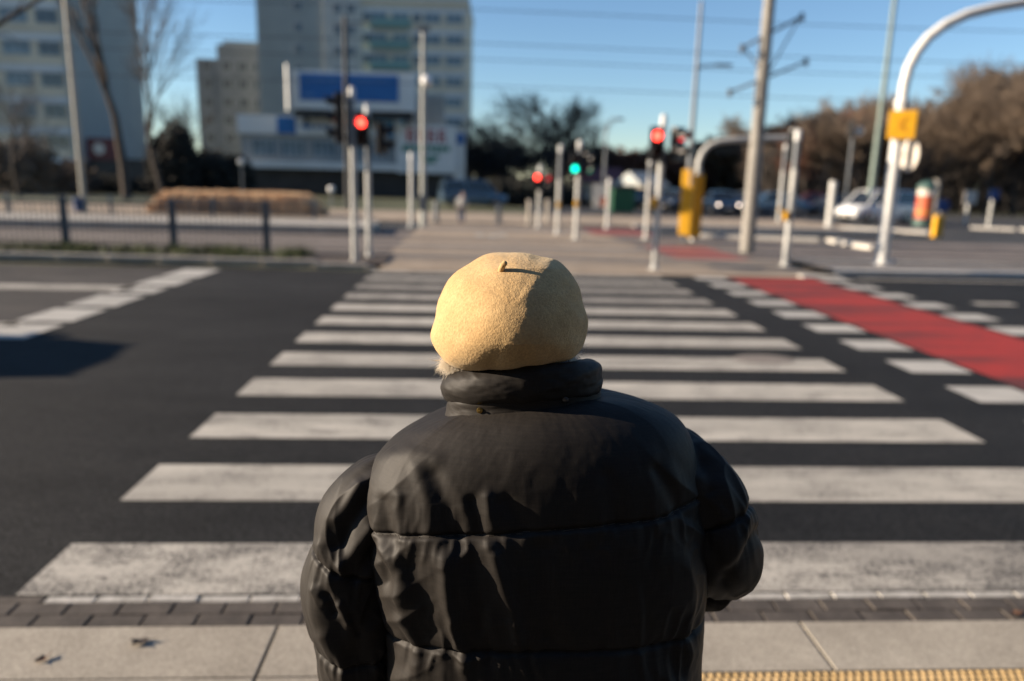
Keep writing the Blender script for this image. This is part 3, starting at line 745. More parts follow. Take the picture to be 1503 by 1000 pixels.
M['greyold'] = speck('grey_weathered_render', (.15, .165, .18), (.235, .25, .262), .3, .9, fine=4, fineamt=.12)
def mid_block():
    t = empty('apartment_block', (-41.5, 120, 0), R(3), 'distant weathered grey apartment block with a stepped roof between tower and trees', 'building')
    MB().b2(0, 12, 0, 14, 0, 18.6).build('wall', M['greyold'], t); MB().b2(3.3, 10.5, -.6, 12, 0, 20.6).build('tower_bay', M['greyold'], t)
    MB().b2(3.8, 9.6, 1, 10, 20.6, 21.4).build('roof_box', M['darkgable'], t)
    p = win_proto(1.3, 1.3, 2, M['winframe'], M['glass']); first = True
    for k in range(7):
        for x, y in ((1.6, -.01), (4.6, -.61), (6.9, -.61), (9.2, -.61)):
            put(p, t, (x, y, 2+2.6*k), first); first = False
    MB().b2(6.0, 7.9, -.66, -.60, 2.9, 19).build('stair_panel', M['bandwall'], t) if False else None
mid_block()

def tower():
    t = empty('apartment_tower', (-29.6, 110, 0), R(-2.5), 'tall apartment tower with plain grey left part and cream balconied right part', 'building')
    W = 28.7; xm = 9.2; xc = 12.0; Hh = 26.0
    MB().b2(0, xm, 0, 16, 0, Hh+1.6).build('gable_wall', M['darkgable'], t)  # left part set in a darker grey than the parts beside it
    MB().b2(xm+.002, xc+2.3, -.25, 16, 0, Hh+1.1).build('stair_wall', M['greybluewall'], t)
    MB().b2(xc+2.302, W, 0, 16, 0, Hh-.6).build('wall', M['creamwall'], t)
    MB().b2(xc+2.31, W+.15, -.3, 16.2, Hh-.6, Hh+.1).build('roof', M['bandwall'], t)
    bd = MB(); fl = 2.72
    for k in range(9): bd.b2(xc+2.31, W, -.06, -.002, k*fl+2.35-.3, k*fl+2.35+.25)
    bd.build('floor_bands', M['bandwall'], t)
    p = win_proto(2.3, 1.25, 3, M['winframe'], M['curtain']); q = win_proto(1.1, 1.2, 2, M['winframe'], M['glass'])
    f1 = f2 = True; fb = True
    for k in range(9):
        z = k*fl+1.75-.3
        for x in (16.6, 19.6, 23.9, 26.9): put(p, t, (x, -.012, z), f1); f1 = False
        put(q, t, (5.6, -.012, z+1.1), f2); f2 = False
        put(q, t, (11.0, -.262, z+.9), False); put(q, t, (12.9, -.262, z+.9), False); put(q, t, (21.8, -.012, z), False); put(q, t, (14.95, -.012, z), False)
        if fb: b = MB().b2(-2.7, 2.7, -1.0, 0, -.12, .02).b2(-2.7, 2.7, -1.0, -.94, .02, .95).b2(-2.7, -2.62, -.94, 0, .02, .95).b2(2.62, 2.7, -.94, 0, .02, .95).build('balcony', M['teal']); o = b
        else: o = copy_tree(b)
        fb = False; o.parent = t; o.location = (18.2, -.07, k*fl+.45-.3)
tower()

def pavilion():
    t = empty('shopping_pavilion', (-21.2, 72, 0), R(-1.5), 'two storey white shopping pavilion with sign band over a dark ground floor', 'building')
    W = 19.6
    MB().b2(.3, W-.3, .8, 14, 0, 2.5).build('shopfront', M['darkfront'], t)
    MB().b2(0, W, 0, 14, 2.5, 6.3).build('upper_wall', M['oldwall'], t)
    MB().b2(-.2, 14.2, -.35, -.003, 5.45, 7.1).build('sign_band', M['whitewall'], t)
    MB().b2(-.2, W+.1, -.30, -.004, 2.45, 3.05).build('canopy', M['whitewall'], t)
    MB().b2(14.25, 19.7, -.45, -.005, 2.3, 6.6).build('white_panel', M['whitewall'], t)
    MB().b2(3.4, 5.1, -.40, -.352, 5.5, 7.0).build('blue_panel', M['bluesign'], t)
    MB().b2(12.2, 14.0, -.40, -.352, 5.4, 6.9).build('blue_panel', M['lightblue'], t)
    ls = MB(); rr = random.Random(4)
    for x in (15.2, 16.15, 17.1, 18.05): ls.b2(x, x+.25, -.49, -.452, 5.05, 6.2).b2(x+.26, x+.62, -.488, -.452, 5.95, 6.2).b2(x+.26, x+.62, -.488, -.452, 5.5, 5.72).b2(x+.45, x+.63, -.486, -.452, 5.05, 5.48)
    ls.build('sign_letters', M['redsign'], t)
    gs = MB()
    for k in range(9): gs.b2(14.7+.5*k, 15.1+.5*k, -.49, -.452, 4.2+.06*(k % 3), 4.78)
    gs.b2(16.3, 18.1, -.485, -.452, 3.6, 3.9).b2(16.6, 17.8, -.485, -.452, 3.2, 3.5)
    gs.build('sign_letters', M['greensign'], t)
    wl = MB()
    for k in range(9): wl.b2(5.6+.6*k, 5.95+.6*k, -.40, -.352, 6.0, 6.4)
    wl.b2(6.0, 6.25, -.41, -.352, 5.9, 6.6)
    wl.build('sign_letters', M['signpale'], t)
    MB().b2(10.6, 11.3, -.41, -.352, 5.5, 6.7).build('red_panel', M['redsign'], t)
    p = win_proto(2.3, 1.6, 4, M['winframe'], M['curtain']); first = True
    for x in (2.0, 4.7, 7.6, 10.2, 12.6): put(p, t, (x, -.012, 4.25), first); first = False
    bl = empty('sign_tower', (-1.2, 71.5, 0), 0, 'narrow blue and white upright sign at the right end of the pavilion', 'sign')
    MB().b2(-.5, .5, 0, .25, 0, 6.2).build('white_board', M['whitewall'], bl, bevel=.02); MB().b2(-.38, .38, -.05, -.003, 5.0, 6.0).build('blue_panel', M['bluesign'], bl)
    b = empty('billboard', (-16.6, 70, 0), R(-3), 'wide blue billboard in a white box frame standing on the pavilion roof', 'billboard')
    MB().b2(.55, 11.4, 0, 1.2, 7.6, 10.9).build('box_frame', M['whitewall'], b)
    MB().box((.25, -.28, 9.35), (.62, .10, 3.9), R(-62)).build('side_wing', M['whitepole'], b, bevel=.01)
    MB().b2(1.3, 10.0, -.08, -.003, 8.35, 10.6).build('blue_face', M['bluesign'], b)
    tx = MB(); x = 1.7
    rr = random.Random(9)
    while x < 5.6:
        w = rr.uniform(.08, .2); tx.b2(x, x+w, -.10, -.082, 9.95, 9.95+rr.choice((.16, .16, .25))); x += w+.06
    x = 1.6
    while x < 2.6: tx.b2(x, x+.14, -.10, -.082, 8.7, 8.95); x += .2
    x = 6.4
    while x < 9.0: tx.b2(x, x+.12, -.10, -.082, 10.05, 10.2); x += .2
    tx.build('pale_lettering', M['signpale'], b)
    ft = MB()
    for x in (1.5, 4.5, 7.5, 10.5): ft.b2(x, x+.25, .3, 1.0, 6.3, 7.6)
    ft.b2(.7, 11.2, .2, 1.1, 6.9, 7.55)
    ft.build('support_frame', M['black'], b)
    r2 = empty('roof_screen', (-6.2, 72.6, 6.3), 0, 'grey ribbed screen standing on the pavilion roof right of the billboard', 'screen')
    mb = MB()
    for k in range(12): mb.b2(k*.3, k*.3+.22, 0, .15, 0, 3.2)
    mb.build('ribs', M['darkgable'], r2); MB().b2(0, 3.5, .16, .3, .3, 3.0).build('back_panel', M['greybluewall'], r2)
pavilion()
def small_house(x, Y, w, d, h, label, wall, roofm, rz=0):
    t = empty('small_house', (x, Y, 0), rz, label, 'building')
    MB().b2(0, w, 0, d, 0, h).build('wall', wall, t)
    MB().add([(-.3, -.3, h), (w+.3, -.3, h), (w+.3, d+.3, h), (-.3, d+.3, h), (-.1, d/2, h+d*.3), (w+.1, d/2, h+d*.3)], [(0, 1, 5, 4), (2, 3, 4, 5), (0, 4, 3), (1, 2, 5), (0, 3, 2, 1)]).build('roof', roofm, t)
    p = win_proto(1.0, 1.2, 2, M['winframe'], M['glass']); f = True
    for k in range(max(1, int(w/2.4))): put(p, t, (1.2+k*2.4, -.012, h*.55), f); f = False
small_house(14.9, 66, 2.6, 4, 1.7, 'low cream house with a dark roof behind the yellow casing', speck('house_cream', (.40, .34, .25), (.47, .41, .32), .6, .9), M['darkgable'], R(25))  # house walls are one plain cream colour
small_house(11.2, 74, 4.2, 5, 1.9, 'small beige kiosk with flat pale roof beyond the green lamp', speck('kiosk_beige', (.40, .33, .24), (.5, .42, .32), .6, .9), M['redfascia'], R(10))

# ================================================================== TREES
def make_tree(seed, H, spread, levels=5, twigr=.012, clear=.25, forks=(3, 4), droop=0.0, r0=None, ntw=3):
    rr = random.Random(seed); tr = MB(); tw = MB()
    r0 = r0 or H*.016
    def grow(p, d, L, r, lev):
        n = 4 if lev <= 1 else 3 if lev < levels-1 else 2
        pts = [p]; q = Vector(p); dd = Vector(d)
        for k in range(n):
            dd = (dd+Vector((rr.gauss(0, .13), rr.gauss(0, .13), rr.gauss(.04-droop*lev*.04, .07)))).normalized()
            q = q+dd*(L/n); pts.append(q.copy())
        rads = [r*(1-.45*k/n) for k in range(n+1)]
        big = lev < 2 or r > H*.004
        (tr if big else tw).tube(pts, [max(x, twigr) for x in rads], 8 if lev == 0 else 5 if lev < 3 else 3, cap=False)
        if lev >= levels: return
        nb = rr.randint(*forks)
        for b in range(nb):
            tpos = rr.uniform(.35 if lev else clear+.15, 1.0) if b else 1.0
            f = tpos*n; i = min(n-1, int(f)); pp = Vector(pts[i]).lerp(Vector(pts[i+1]), f-i)
            a = rr.uniform(0, 2*PI); sp = rr.uniform(.35, .95)*spread
            base = (Vector(pts[i+1])-Vector(pts[i])).normalized(); o = base.orthogonal().normalized(); o2 = base.cross(o)
            nd = (base+(o*math.cos(a)+o2*math.sin(a))*sp*(.45 if b == 0 else 1)).normalized()
            grow(pp, nd, L*rr.uniform(.58, .82), r*rr.uniform(.45, .65) if b else r*.55, lev+1)
    grow(Vector((0, 0, 0)), Vector((rr.gauss(0, .04), rr.gauss(0, .04), 1)), H*.36, r0, 0)
    # scale to the wanted height
    top = max(v[2] for v in tw.v+tr.v); s = H/top
    for mb in (tr, tw): mb.v = [(x*s, y*s, z*s) for x, y, z in mb.v]
    return tr, tw
def tree(name, protos, loc, rz, sc, label, group, barkm, twigm):
    t = empty(name, loc, rz, label, 'tree', group); t.scale = sc if hasattr(sc, '__len__') else (sc,)*3
    for part, me, m in (('trunk', protos[0], barkm), ('crown', protos[1], twigm)):
        o = bpy.data.objects.new(part, me); COL.objects.link(o); o.parent = t
        o.material_slots[0].link = 'OBJECT'; o.material_slots[0].material = m
    return t
def proto_mesh(seed, *a, **k):
    tr, tw = make_tree(seed, *a, **k); out = []
    for mb, n in ((tr, 'trunk'), (tw, 'crown')):
        o = mb.build(n, M['bark'], fixn=False, smooth=True); me = o.data; bpy.data.objects.remove(o); out.append(me)
    return out
PF = [proto_mesh(500+i, 12.0, 1.1, 5, .075, .0, (4, 5)) for i in range(2)]
PW = [proto_mesh(100+i, 12.0, .85+.1*(i % 3), 5, .026, .1, (4, 5)) for i in range(5)]
rr = random.Random(21)
woods = []
# trees at the edge of the woods, right of the mast; height follows the skyline of the photograph
sky_line = [(1000, 215), (1060, 190), (1110, 195), (1150, 160), (1200, 138), (1260, 140), (1320, 150), (1380, 112), (1440, 86), (1503, 72), (1600, 66)]
def skyline(x):
    for (a, ya), (b, yb) in zip(sky_line, sky_line[1:]):
        if a <= x <= b: return ya+(yb-ya)*(x-a)/(b-a)
    return sky_line[-1][1] if x > 1503 else 222
spots = []
for row, (Y, n, dy) in enumerate(((64, 12, 14), (74, 16, 2), (86, 18, -4))):
    for i in range(n):
        x = 1120+(1640-1120)*(i+.5)/n+rr.uniform(-14, 14); spots.append((x, Y+rr.uniform(-3.5, 3.5), skyline(min(1600, x))+dy+rr.uniform(-8, 18), row))
for i in range(14): spots.append((880+i*19+rr.uniform(-6, 6), 90+rr.uniform(-8, 8), (skyline(880+i*19) if i > 6 else 214)+rr.uniform(-4, 12), 3))
def place_of(x): return 'right of the green lamp' if x < 935 else 'behind the near red lamps' if x < 1000 else 'behind the yellow poles' if x < 1080 else 'behind the concrete mast' if x < 1150 else 'left of the leaning lamp mast' if x < 1205 else 'behind the leaning lamp mast' if x < 1285 else 'behind the white gantry' if x < 1345 else 'behind the advertising column' if x < 1400 else 'behind the square pale sign' if x < 1440 else 'behind the small blue sign' if x < 1480 else 'at the right edge'
def spot_key(s): return (place_of(s[0]), s[3])
spots.sort(key=lambda s: s[0])
for i, (x, Y, ytop, row) in enumerate(spots):
    p = at(x, 300, Y); zt = at(x, ytop, Y)[2]; h = max(4, zt)
    tw = M['twigred'] if (1150 < x < 1230 and row < 2) or x < 1000 else M['twig'] if rr.random() < .8 else M['twigdark']
    place = place_of(x)
    rw = ('in the front row', 'in the middle row', 'in the back row', 'in the far low wood')[row]
    mates = sorted(s[0] for s in spots if spot_key(s) == spot_key((x, Y, ytop, row))); k_ = mates.index(x); n_ = len(mates)
    wh = '' if n_ == 1 else ('left ' if k_ == 0 else 'right ') if n_ == 2 else ('leftmost ' if k_ == 0 else 'rightmost ' if k_ == n_-1 else ('second ', 'third ', 'fourth ', 'fifth ', 'sixth ', 'seventh ', 'eighth ', 'ninth ')[k_-1])
    tree('bare_tree', (PF[i % 2] if row == 3 else PW[i % 5]), (p[0], Y, 0), rr.uniform(0, 6.28), (h/12*rr.uniform(.95, 1.25)*(1.5 if row == 3 else 1), h/12*rr.uniform(.95, 1.25)*(1.5 if row == 3 else 1), h/12), f'{wh}bare tree {place}, {rw}', 'bare trees of the woods on the right', M['bark'], tw)
# far wood closing the gaps: one mass of twigs
def far_wood():
    mb = MB(); r2 = random.Random(8)
    for _ in range(46000):
        x = r2.uniform(875, 2000); Y = r2.uniform(88, 112); p = at(x, 300, Y)
        top = at(x, skyline(min(x, 1600))+32+16*vn(x*.035, 2.2), Y)[2]
        z = top*(r2.random()**.8); l = r2.uniform(.5, 1.5); a = r2.uniform(0, 2*PI); ti = r2.uniform(.3, 1.4)
        d = Vector((math.cos(a)*math.cos(ti), math.sin(a)*math.cos(ti), math.sin(ti)))*l; w = .06+.14*(1-z/top)
        mb.add([(p[0]-w, Y, z), (p[0]+w, Y, z), (p[0]+d.x, Y+d.y, z+d.z)], [(0, 1, 2)])
    tag(mb.build('far_wood', M['twig'], fixn=False), 'brown mass of far bare woodland behind the individual trees on the right', 'wood', kind='stuff')
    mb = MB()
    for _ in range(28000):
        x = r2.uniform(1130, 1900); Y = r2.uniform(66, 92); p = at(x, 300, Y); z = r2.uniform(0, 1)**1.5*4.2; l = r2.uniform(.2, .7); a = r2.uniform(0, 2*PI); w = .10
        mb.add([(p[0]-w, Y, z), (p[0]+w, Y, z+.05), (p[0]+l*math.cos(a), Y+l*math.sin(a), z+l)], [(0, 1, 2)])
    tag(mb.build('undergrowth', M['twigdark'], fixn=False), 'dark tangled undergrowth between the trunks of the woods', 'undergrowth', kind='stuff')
far_wood()
# trees in the middle
PC = [proto_mesh(300+i, 12.0, 1.05, 5, .024, .04, (4, 5)) for i in range(3)]
for i, (x, Y, ytop, w, lab) in enumerate(((812, 82, 128, 1.15, 'tallest dark bare tree of the middle group, above the green lamp'), (748, 80, 160, 1.25, 'wide dark bare tree left of the tallest one, above the far red lamp'), (705, 84, 182, 1.0, 'smaller dark bare tree beside the right edge of the pavilion'), (852, 84, 168, .85, 'dark bare tree right of the tallest one, beside the curved far lamp'), (780, 90, 140, 1.1, 'dark bare tree just behind the two largest of the middle group'), (725, 92, 205, 1.5, 'low dark bare tree behind the far pedestrian'), (800, 94, 205, 1.6, 'low dark bare tree behind the thin pole with the orange box'), (690, 97, 214, 1.5, 'low dark bare tree at the right edge of the pavilion'), (755, 98, 212, 1.6, 'low dark bare tree between the far red lamp and the pedestrian'), (868, 92, 212, 1.4, 'low dark bare tree behind the short white post'))):
    p = at(x, 300, Y); h = at(x, ytop, Y)[2]
    tree('bare_tree', PF[i % 2] if ytop > 200 else PC[i % 3], (p[0], Y, 0), i*1.3, (h/12*w*1.25, h/12*w*1.25, h/12), lab, 'bare trees in the middle distance', M['bark'], M['twigdark'])
p = at(1062, 300, 100); h = at(1062, 160, 100)[2]
tree('bare_tree', PW[1], (p[0], 100, 0), .4, (h/12*.7, h/12*.7, h/12), 'pale bare treetop rising alone between yellow pole and mast', 'bare trees of the woods on the right', M['bark'], M['twig'])
# left trees
PL = [proto_mesh(41, 14.0, .62, 5, .011, .45, (3, 3), r0=.25), proto_mesh(57, 14.0, .68, 5, .011, .40, (3, 4), r0=.25)]
def left_tree(px, py, Y, top, protos, rz, lean, label, wide=1):
    p = at(px, py, Y); t = tree('bare_tree', protos, (p[0], Y, 0), rz, 1, label, 'bare trees in front of the left block', M['bark'], M['twigdark'])
    h = top; t.scale = (h/14*wide, h/14*wide, h/14); t.rotation_euler = (lean[1], lean[0], rz); return t
left_tree(186, 288, 50, 19, PL[0], .6, (R(-5), 0), 'tall bare tree in front of the grey gable', .9)
left_tree(238, 288, 46, 14.5, PL[1], 2.2, (R(-1), 0), 'bare forked tree against the sky right of the left block', .8)
left_tree(30, 288, 48, 8.0, PL[1], 4.2, (0, 0), 'lower bare tree before the lower windows at the left edge', 1.3)
left_tree(292, 292, 70, 9.0, PL[0], 1.2, (0, 0), 'thin bare tree in front of the weathered far block', 1.3)
left_tree(258, 292, 62, 8.0, PL[1], 3.4, (0, 0), 'small bare tree beside the dark evergreen', 1.3)
# a tree off to the left whose bough reaches into the corner
def corner_tree():
    p = at(-260, 380, 17.5)
    t = empty('bare_tree', (p[0], 17.5, 0), 0, 'bare tree whose bough crosses the upper left corner', 'tree')
    q = lambda x, y, dy=0: tuple(at(x, y, 17.5+dy)-np.array([p[0], 17.5, 0]))
    MB().tube([(0, 0, 0), (.1, 0, 2.5), (.25, 0, 5), (.2, .1, 8)], [.20, .16, .12, .05], 12).build('trunk', M['bark'], t, smooth=True)
    c = MB().tube([(.18, 0, 3.6), q(-90, 90), q(-30, 52), q(20, 22), q(62, -3), q(110, -30)], [.075, .065, .055, .045, .036, .02], 10)
    c.tube([q(-30, 52), q(10, 50, -.2), q(40, 70, -.3)], [.02, .012, .006], 5).tube([q(20, 22), q(40, -10, .2), q(44, -40, .3)], [.02, .012, .006], 5)
    r2 = random.Random(3)
    for k in range(26):
        z = r2.uniform(2.6, 8); a = r2.uniform(0, 2*PI); d = Vector((math.cos(a), math.sin(a), .7))*r2.uniform(.8, 1.8); s = Vector((.2, 0, z))
        c.tube([s, s+d*.5+Vector((0, 0, .1)), s+d], [.03, .018, .008], 5)
    c.build('crown', M['bark'], t, smooth=True)
corner_tree()

# evergreen and hedges: many small leaf faces through the volume
def bush(name, cx, cy, rx, ry, h, n, label, mat, leaf=.16, cat='shrub', group=None, cone=False, seed=1):
    r2 = random.Random(seed); t = empty(name, (cx, cy, .0), 0, label, cat, group)
    st = MB()
    for k in range(7):
        a = r2.uniform(0, 2*PI); st.tube([(0, 0, 0), (rx*.35*math.cos(a), ry*.35*math.sin(a), h*.45), (rx*.5*math.cos(a), ry*.5*math.sin(a), h*.8)], [.06, .04, .015], 5)
    st.build('stems', M['bark'], t)
    mb = MB()
    for _ in range(n):
        while True:
            u, v, w = r2.uniform(-1, 1), r2.uniform(-1, 1), r2.uniform(0, 1)
            prof = (1-w)**.7 if cone else (1-(max(0, w-.35)/.65)**2.4)**.5
            rad = math.hypot(u, v); lim = prof*(1+.35*vn(u*2.1*rx+cx, v*2.1*ry, w*h*1.1))
            if rad < lim and (rad > lim*.45 or r2.random() < .3): break
        x, y, z = u*rx, v*ry, w*h*(1+.15*vn(u*2.5*rx+cx, v*2)); a = r2.uniform(0, 2*PI); e = r2.uniform(-1, 1); l = leaf*r2.uniform(.6, 1.4)
        d = Vector((math.cos(a), math.sin(a), e)).normalized()*l; s = d.orthogonal().normalized()*l*.45
        c = Vector((x, y, z)); mb.add([c-d, c+s, c+d, c-s], [(0, 1, 2, 3)])
    mb.build('foliage', mat, t, fixn=False)
p = at(258, 290, 58); bush('evergreen_shrub', p[0], 58, 1.9, 1.8, 5.2, 5000, 'dark evergreen bush at the right of the forked tree', M['evergreen'], .2, seed=2)
p = at(316, 290, 60); bush('evergreen_shrub', p[0], 60, 3.0, 1.8, 3.4, 4500, 'wide dark low bush between the evergreen and the pavilion', M['hedge'], .2, seed=3)
p = at(20, 290, 55); bush('bare_shrub', p[0], 55, 3.2, 2, 4.0, 3600, 'brown tangled shrub in front of the lower left windows', M['twig'], .2, seed=4)
p = at(90, 290, 60); bush('bare_shrub', p[0], 60, 2.6, 1.8, 2.6, 2200, 'lower brown shrub beside the cream lamp post', M['twig'], .2, seed=14)
p = at(770, 300, 56); bush('hedge', p[0], 56, 5.0, 1.2, 2.0, 6000, 'long dark hedge behind the far pavement, under the bare trees', M['hedge'], .17, seed=5)
p = at(150, 295, 64); bush('hedge', p[0], 64, 4.2, 1.2, 1.5, 3000, 'dark hedge in front of the red fascia shop', M['hedge'], .17, seed=6)

# ================================================================== CARS
def make_car(label, paint, van=False, lit=False, group=None):
    t = empty('parked_car', (0, 0, 0), 0, label, 'car', group)
    L, W = (4.35, 1.78)
    # x, bottom z, belt z, half width
    stn = [(-2.17, .42, .70, .70), (-2.08, .30, .90, .82), (-1.6, .24, .96, .88), (-.6, .22, .95, .89), (.5, .22, .93, .89), (1.15, .23, .90, .88), (1.75, .25, .78, .85), (2.08, .30, .66, .78), (2.18, .40, .56, .66)]
    if van: stn = [(-2.17, .42, .95, .80), (-2.12, .30, 1.05, .86), (-1.6, .24, 1.08, .89), (-.6, .22, 1.06, .90), (.5, .22, 1.02, .90), (1.2, .23, .98, .89), (1.8, .25, .86, .86), (2.08, .30, .72, .80), (2.18, .40, .58, .68)]
    rings = []
    for x, zb, zt, w in stn:
        prof = [(-w*.86, zb), (w*.86, zb), (w*.98, zb+.12), (w, (zb+zt)/2), (w*.97, zt-.10), (w*.86, zt), (0, zt+.025), (-w*.86, zt), (-w*.97, zt-.10), (-w, (zb+zt)/2), (-w*.98, zb+.12)]
        rings.append([(x, y, z) for y, z in prof])
    mb = MB().rings(rings)
    # roof and pillars
    if van: g = [(-2.08, 1.05, .84, -1.95, 1.72, .72), (1.45, .95, .84, .75, 1.72, .70)]
    else: g = [(-1.75, .94, .80, -1.05, 1.42, .60), (1.2, .90, .80, .35, 1.43, .60)]
    (xb, zb, wb, xb2, zr, wr), (xf, zf, wf, xf2, zr2, wr2) = g
    roof = []
    for k in range(7):
        f = k/6; x = xb2+(xf2-xb2)*f; w = wr+(wr2-wr)*f; zc = zr+(zr2-zr)*f+.05*math.sin(PI*f)
        roof.append([(x, -w, zc-.06), (x, w, zc-.06), (x, w*.92, zc), (x, 0, zc+.03), (x, -w*.92, zc)])
    mb.rings(roof)
    for s in (-1, 1):
        for (a, b) in (((xb, s*wb, zb-.05), (xb2, s*wr, zr-.02)), ((xf, s*wf, zf-.05), (xf2, s*wr2, zr2-.02)), (((xb+xf)/2-.1, s*.86, .92), ((xb2+xf2)/2-.1, s*(wr+.01), zr-.02))):
            mb.tube([a, b], .05, 6)
    mb.build('body', paint, t, smooth=R(38))
    gl = MB(); i = .985
    gl.rings([[(xb+.02, -wb*i, zb-.06), (xb+.02, wb*i, zb-.06), (xb2, wr*i, zr-.03), (xb2, -wr*i, zr-.03)], [(xf-.02, -wf*i, zf-.06), (xf-.02, wf*i, zf-.06), (xf2, wr2*i, zr2-.03), (xf2, -wr2*i, zr2-.03)]])
    gl.build('windows', M['carglass'], t)
    for x in (-1.32, 1.32):
        for s in (-1, 1):
            w = MB().lathe([(.20, -.10), (.30, -.10), (.315, -.07), (.315, .07), (.30, .10), (.20, .10)], (0, 0, 0), 22, axis='y').build('wheel', M['tyre'], t, smooth=R(40)); w.location = (x, s*.80, .315)
            MB().lathe([(.19, -.015), (.19, .015), (.06, .03), (.05, .03)], (0, s*.09, 0), 14, axis='y').build('rim', M['rim'], w, smooth=R(40))
    for s in (-1, 1):
        MB().ball((2.05, s*.60, .66 if not van else .72), (.12, .16, .085) if not lit else (.12, .08, .055), 12).build('headlight', M['lampwhite'] if lit else M['headl'], t, smooth=True)
        MB().box((-2.10, s*.66, .76), (.10, .20, .18)).build('taillight', M['tail'], t, bevel=.02)
        MB().ball((.80, s*.98, .98), (.07, .11, .07), 10).build('mirror', paint, t, smooth=True)
    MB().b2(2.10, 2.19, -.52, .52, .36, .48).build('grille', M['black'], t, bevel=.01)
    MB().box((2.19, 0, .44), (.012, .46, .10)).build('number_plate', M['postertop'], t)
    return t
CP = {k: carpaint(k+'_paint', c) for k, c in dict(white=(.78, .78, .76), dark_blue=(.02, .035, .06), black=(.012, .013, .015), silver=(.30, .32, .34), grey=(.08, .09, .10), wine=(.10, .012, .02), sky=(.10, .17, .24)).items()}
def place(c, px, py, Y, rz, z=.03): p = at(px, py, Y); c.location = (p[0], Y, z); c.rotation_euler = (0, 0, rz)
c = make_car('white van parked beyond the white gantry at the right', CP['white'], van=True); c.name = 'parked_van'; c['category'] = 'van'; place(c, 1283, 334, 40.5, R(196)); setb(CP['white'].node_tree.nodes['Principled BSDF'], Metallic=0.0, Roughness=.45)
G = 'cars in the far row'
for lab, pn, px, Y, rz, lit, van in (('dark car with both headlights shining just right of the yellow poles', 'dark_blue', 1058, 47, R(-96), True, False),
        ('dark car facing us with headlights on right of the green lamp pole', 'black', 842, 60, R(-92), True, False),
        ('dark blue car parked left of the near red lamps', 'dark_blue', 925, 55, R(-150), False, False),
        ('black car between the near red lamps and the yellow poles', 'black', 984, 50, R(-120), False, False),
        ('wine red car parked beyond the white island post', 'wine', 1192, 52, R(170), False, False),
        ('pale blue car parked behind the white island post', 'sky', 1134, 49, R(175), False, False),
        ('grey car half hidden behind the concrete mast', 'grey', 1096, 51, R(-140), False, False),
        ('dark grey car parked behind the thick pale post', 'grey', 1228, 50, R(178), False, False),
        ('light blue van under the right end of the pavilion', 'sky', 694, 50, R(10), False, True),
        ('silver car left of the yellow poles, behind the thin grey post', 'silver', 953, 57, R(-170), False, False)):
    c = make_car(lab, CP[pn], van, lit, G); place(c, px, 305, Y, rz)
    if van: c.name = 'parked_van'; c['category'] = 'van'
# the car waiting behind the stop line: only its shadow reaches into the picture
c = make_car('dark car waiting at the stop line, just outside the left edge', CP['black']); c.name = 'waiting_car'; c.location = (-8.45, 7.15, .004); c.rotation_euler = (0, 0, R(1))
# green bin and white-red box by the green lamp
p = at(910, 310, 44); t = empty('container', (p[0], 44, .03), R(12), 'green recycling container behind the short white post', 'container')
MB().b2(-.7, .7, -.5, .5, .1, 1.45).build('container_body', plain('green_plastic', (.01, .10, .04), .5), t, bevel=.08); MB().b2(-.75, .75, -.55, .55, 1.45, 1.6).build('lid', M['black'], t, bevel=.05)
p = at(880, 312, 46); t = empty('roadside_sign', (p[0], 46, .03), R(-8), 'white board with a red lower corner left of the green container', 'sign')
MB().b2(-.45, .45, 0, .06, .3, 1.7).build('board', M['postertop'], t, bevel=.01); MB().b2(.05, .44, -.02, -.002, .35, .95).build('red_corner', M['poster'], t); MB().tube([(-.35, .1, 0), (-.35, .1, 1.5)], .03, 6).tube([(.35, .1, 0), (.35, .1, 1.5)], .03, 6).build('posts', M['greypole'], t)

# unseen block added behind the photographer: shuts out sky light, keeps backs in shade
t = empty('apartment_block', (-40, -15, 0), R(0), 'unseen long dark brick block added behind the pavement to shut out sky light', 'building')
MB().b2(0, 130, -12, 0, 0, 19).build('wall', speck('dark_brick', (.07, .045, .035), (.11, .07, .055), .6, .9, fine=8, fineamt=.2), t)
MB().b2(-.3, 130.3, -12.3, .3, 19.002, 19.5).build('roof', M['darkgable'], t)
p = win_proto(1.8, 1.5, 2, M['winframe'], M['glass']); first = True
for k in range(6):
    for j in range(16): o = put(p, t, (4+j*8, .012, 2.2+3*k), first); o.rotation_euler = (0, 0, PI); first = False

# ================================================================== PEOPLE
def fabric(name, c, rough, wscale, bstr, sheen=.0, spec=.5, var=.15):
    m, N, L, b = new_mat(name); v = obj_vec(N)
    n1 = noise_node(N, L, 6, 4, .6, v)
    col = ramp(N, L, n1.outputs[0], [(.3, tuple(x*(1-var) for x in c)), (.7, tuple(x*(1+var) for x in c))]).outputs[0]
    ws = noise_node(N, L, 420, 2, .6, obj_vec(N, (1, 1, .05), L)); wh = noise_node(N, L, 420, 2, .6, obj_vec(N, (.05, .05, 1), L))
    wv_ = mixc(N, L, .5, ws.outputs[0], wh.outputs[0]); col = mixc(N, L, 1.0, col, ramp(N, L, wv_, [(.36, (.72,)*3), (.64, (1.28,)*3)]).outputs[0], 'MULTIPLY')
    L.new(col, b.inputs['Base Color']); setb(b, Roughness=rough, Sheen_Weight=sheen, Sheen_Roughness=.4, Specular_IOR_Level=spec)
    wv = obj_vec(N, (1.0, 1.0, .35), L)
    n2 = noise_node(N, L, wscale, 5, .62, wv); n3 = noise_node(N, L, wscale*14, 2, .5, v)
    q = bump(N, L, b, n2.outputs[0], bstr, .006); bump(N, L, b, wv_, bstr*1.6, .0010, q)
    return m
M['nylon'] = fabric('black_nylon', (.0135, .0108, .0086), .64, 9, .06, .0, .30)
M['nylon_in'] = fabric('dark_lining', (.010, .009, .008), .6, 34, .2)
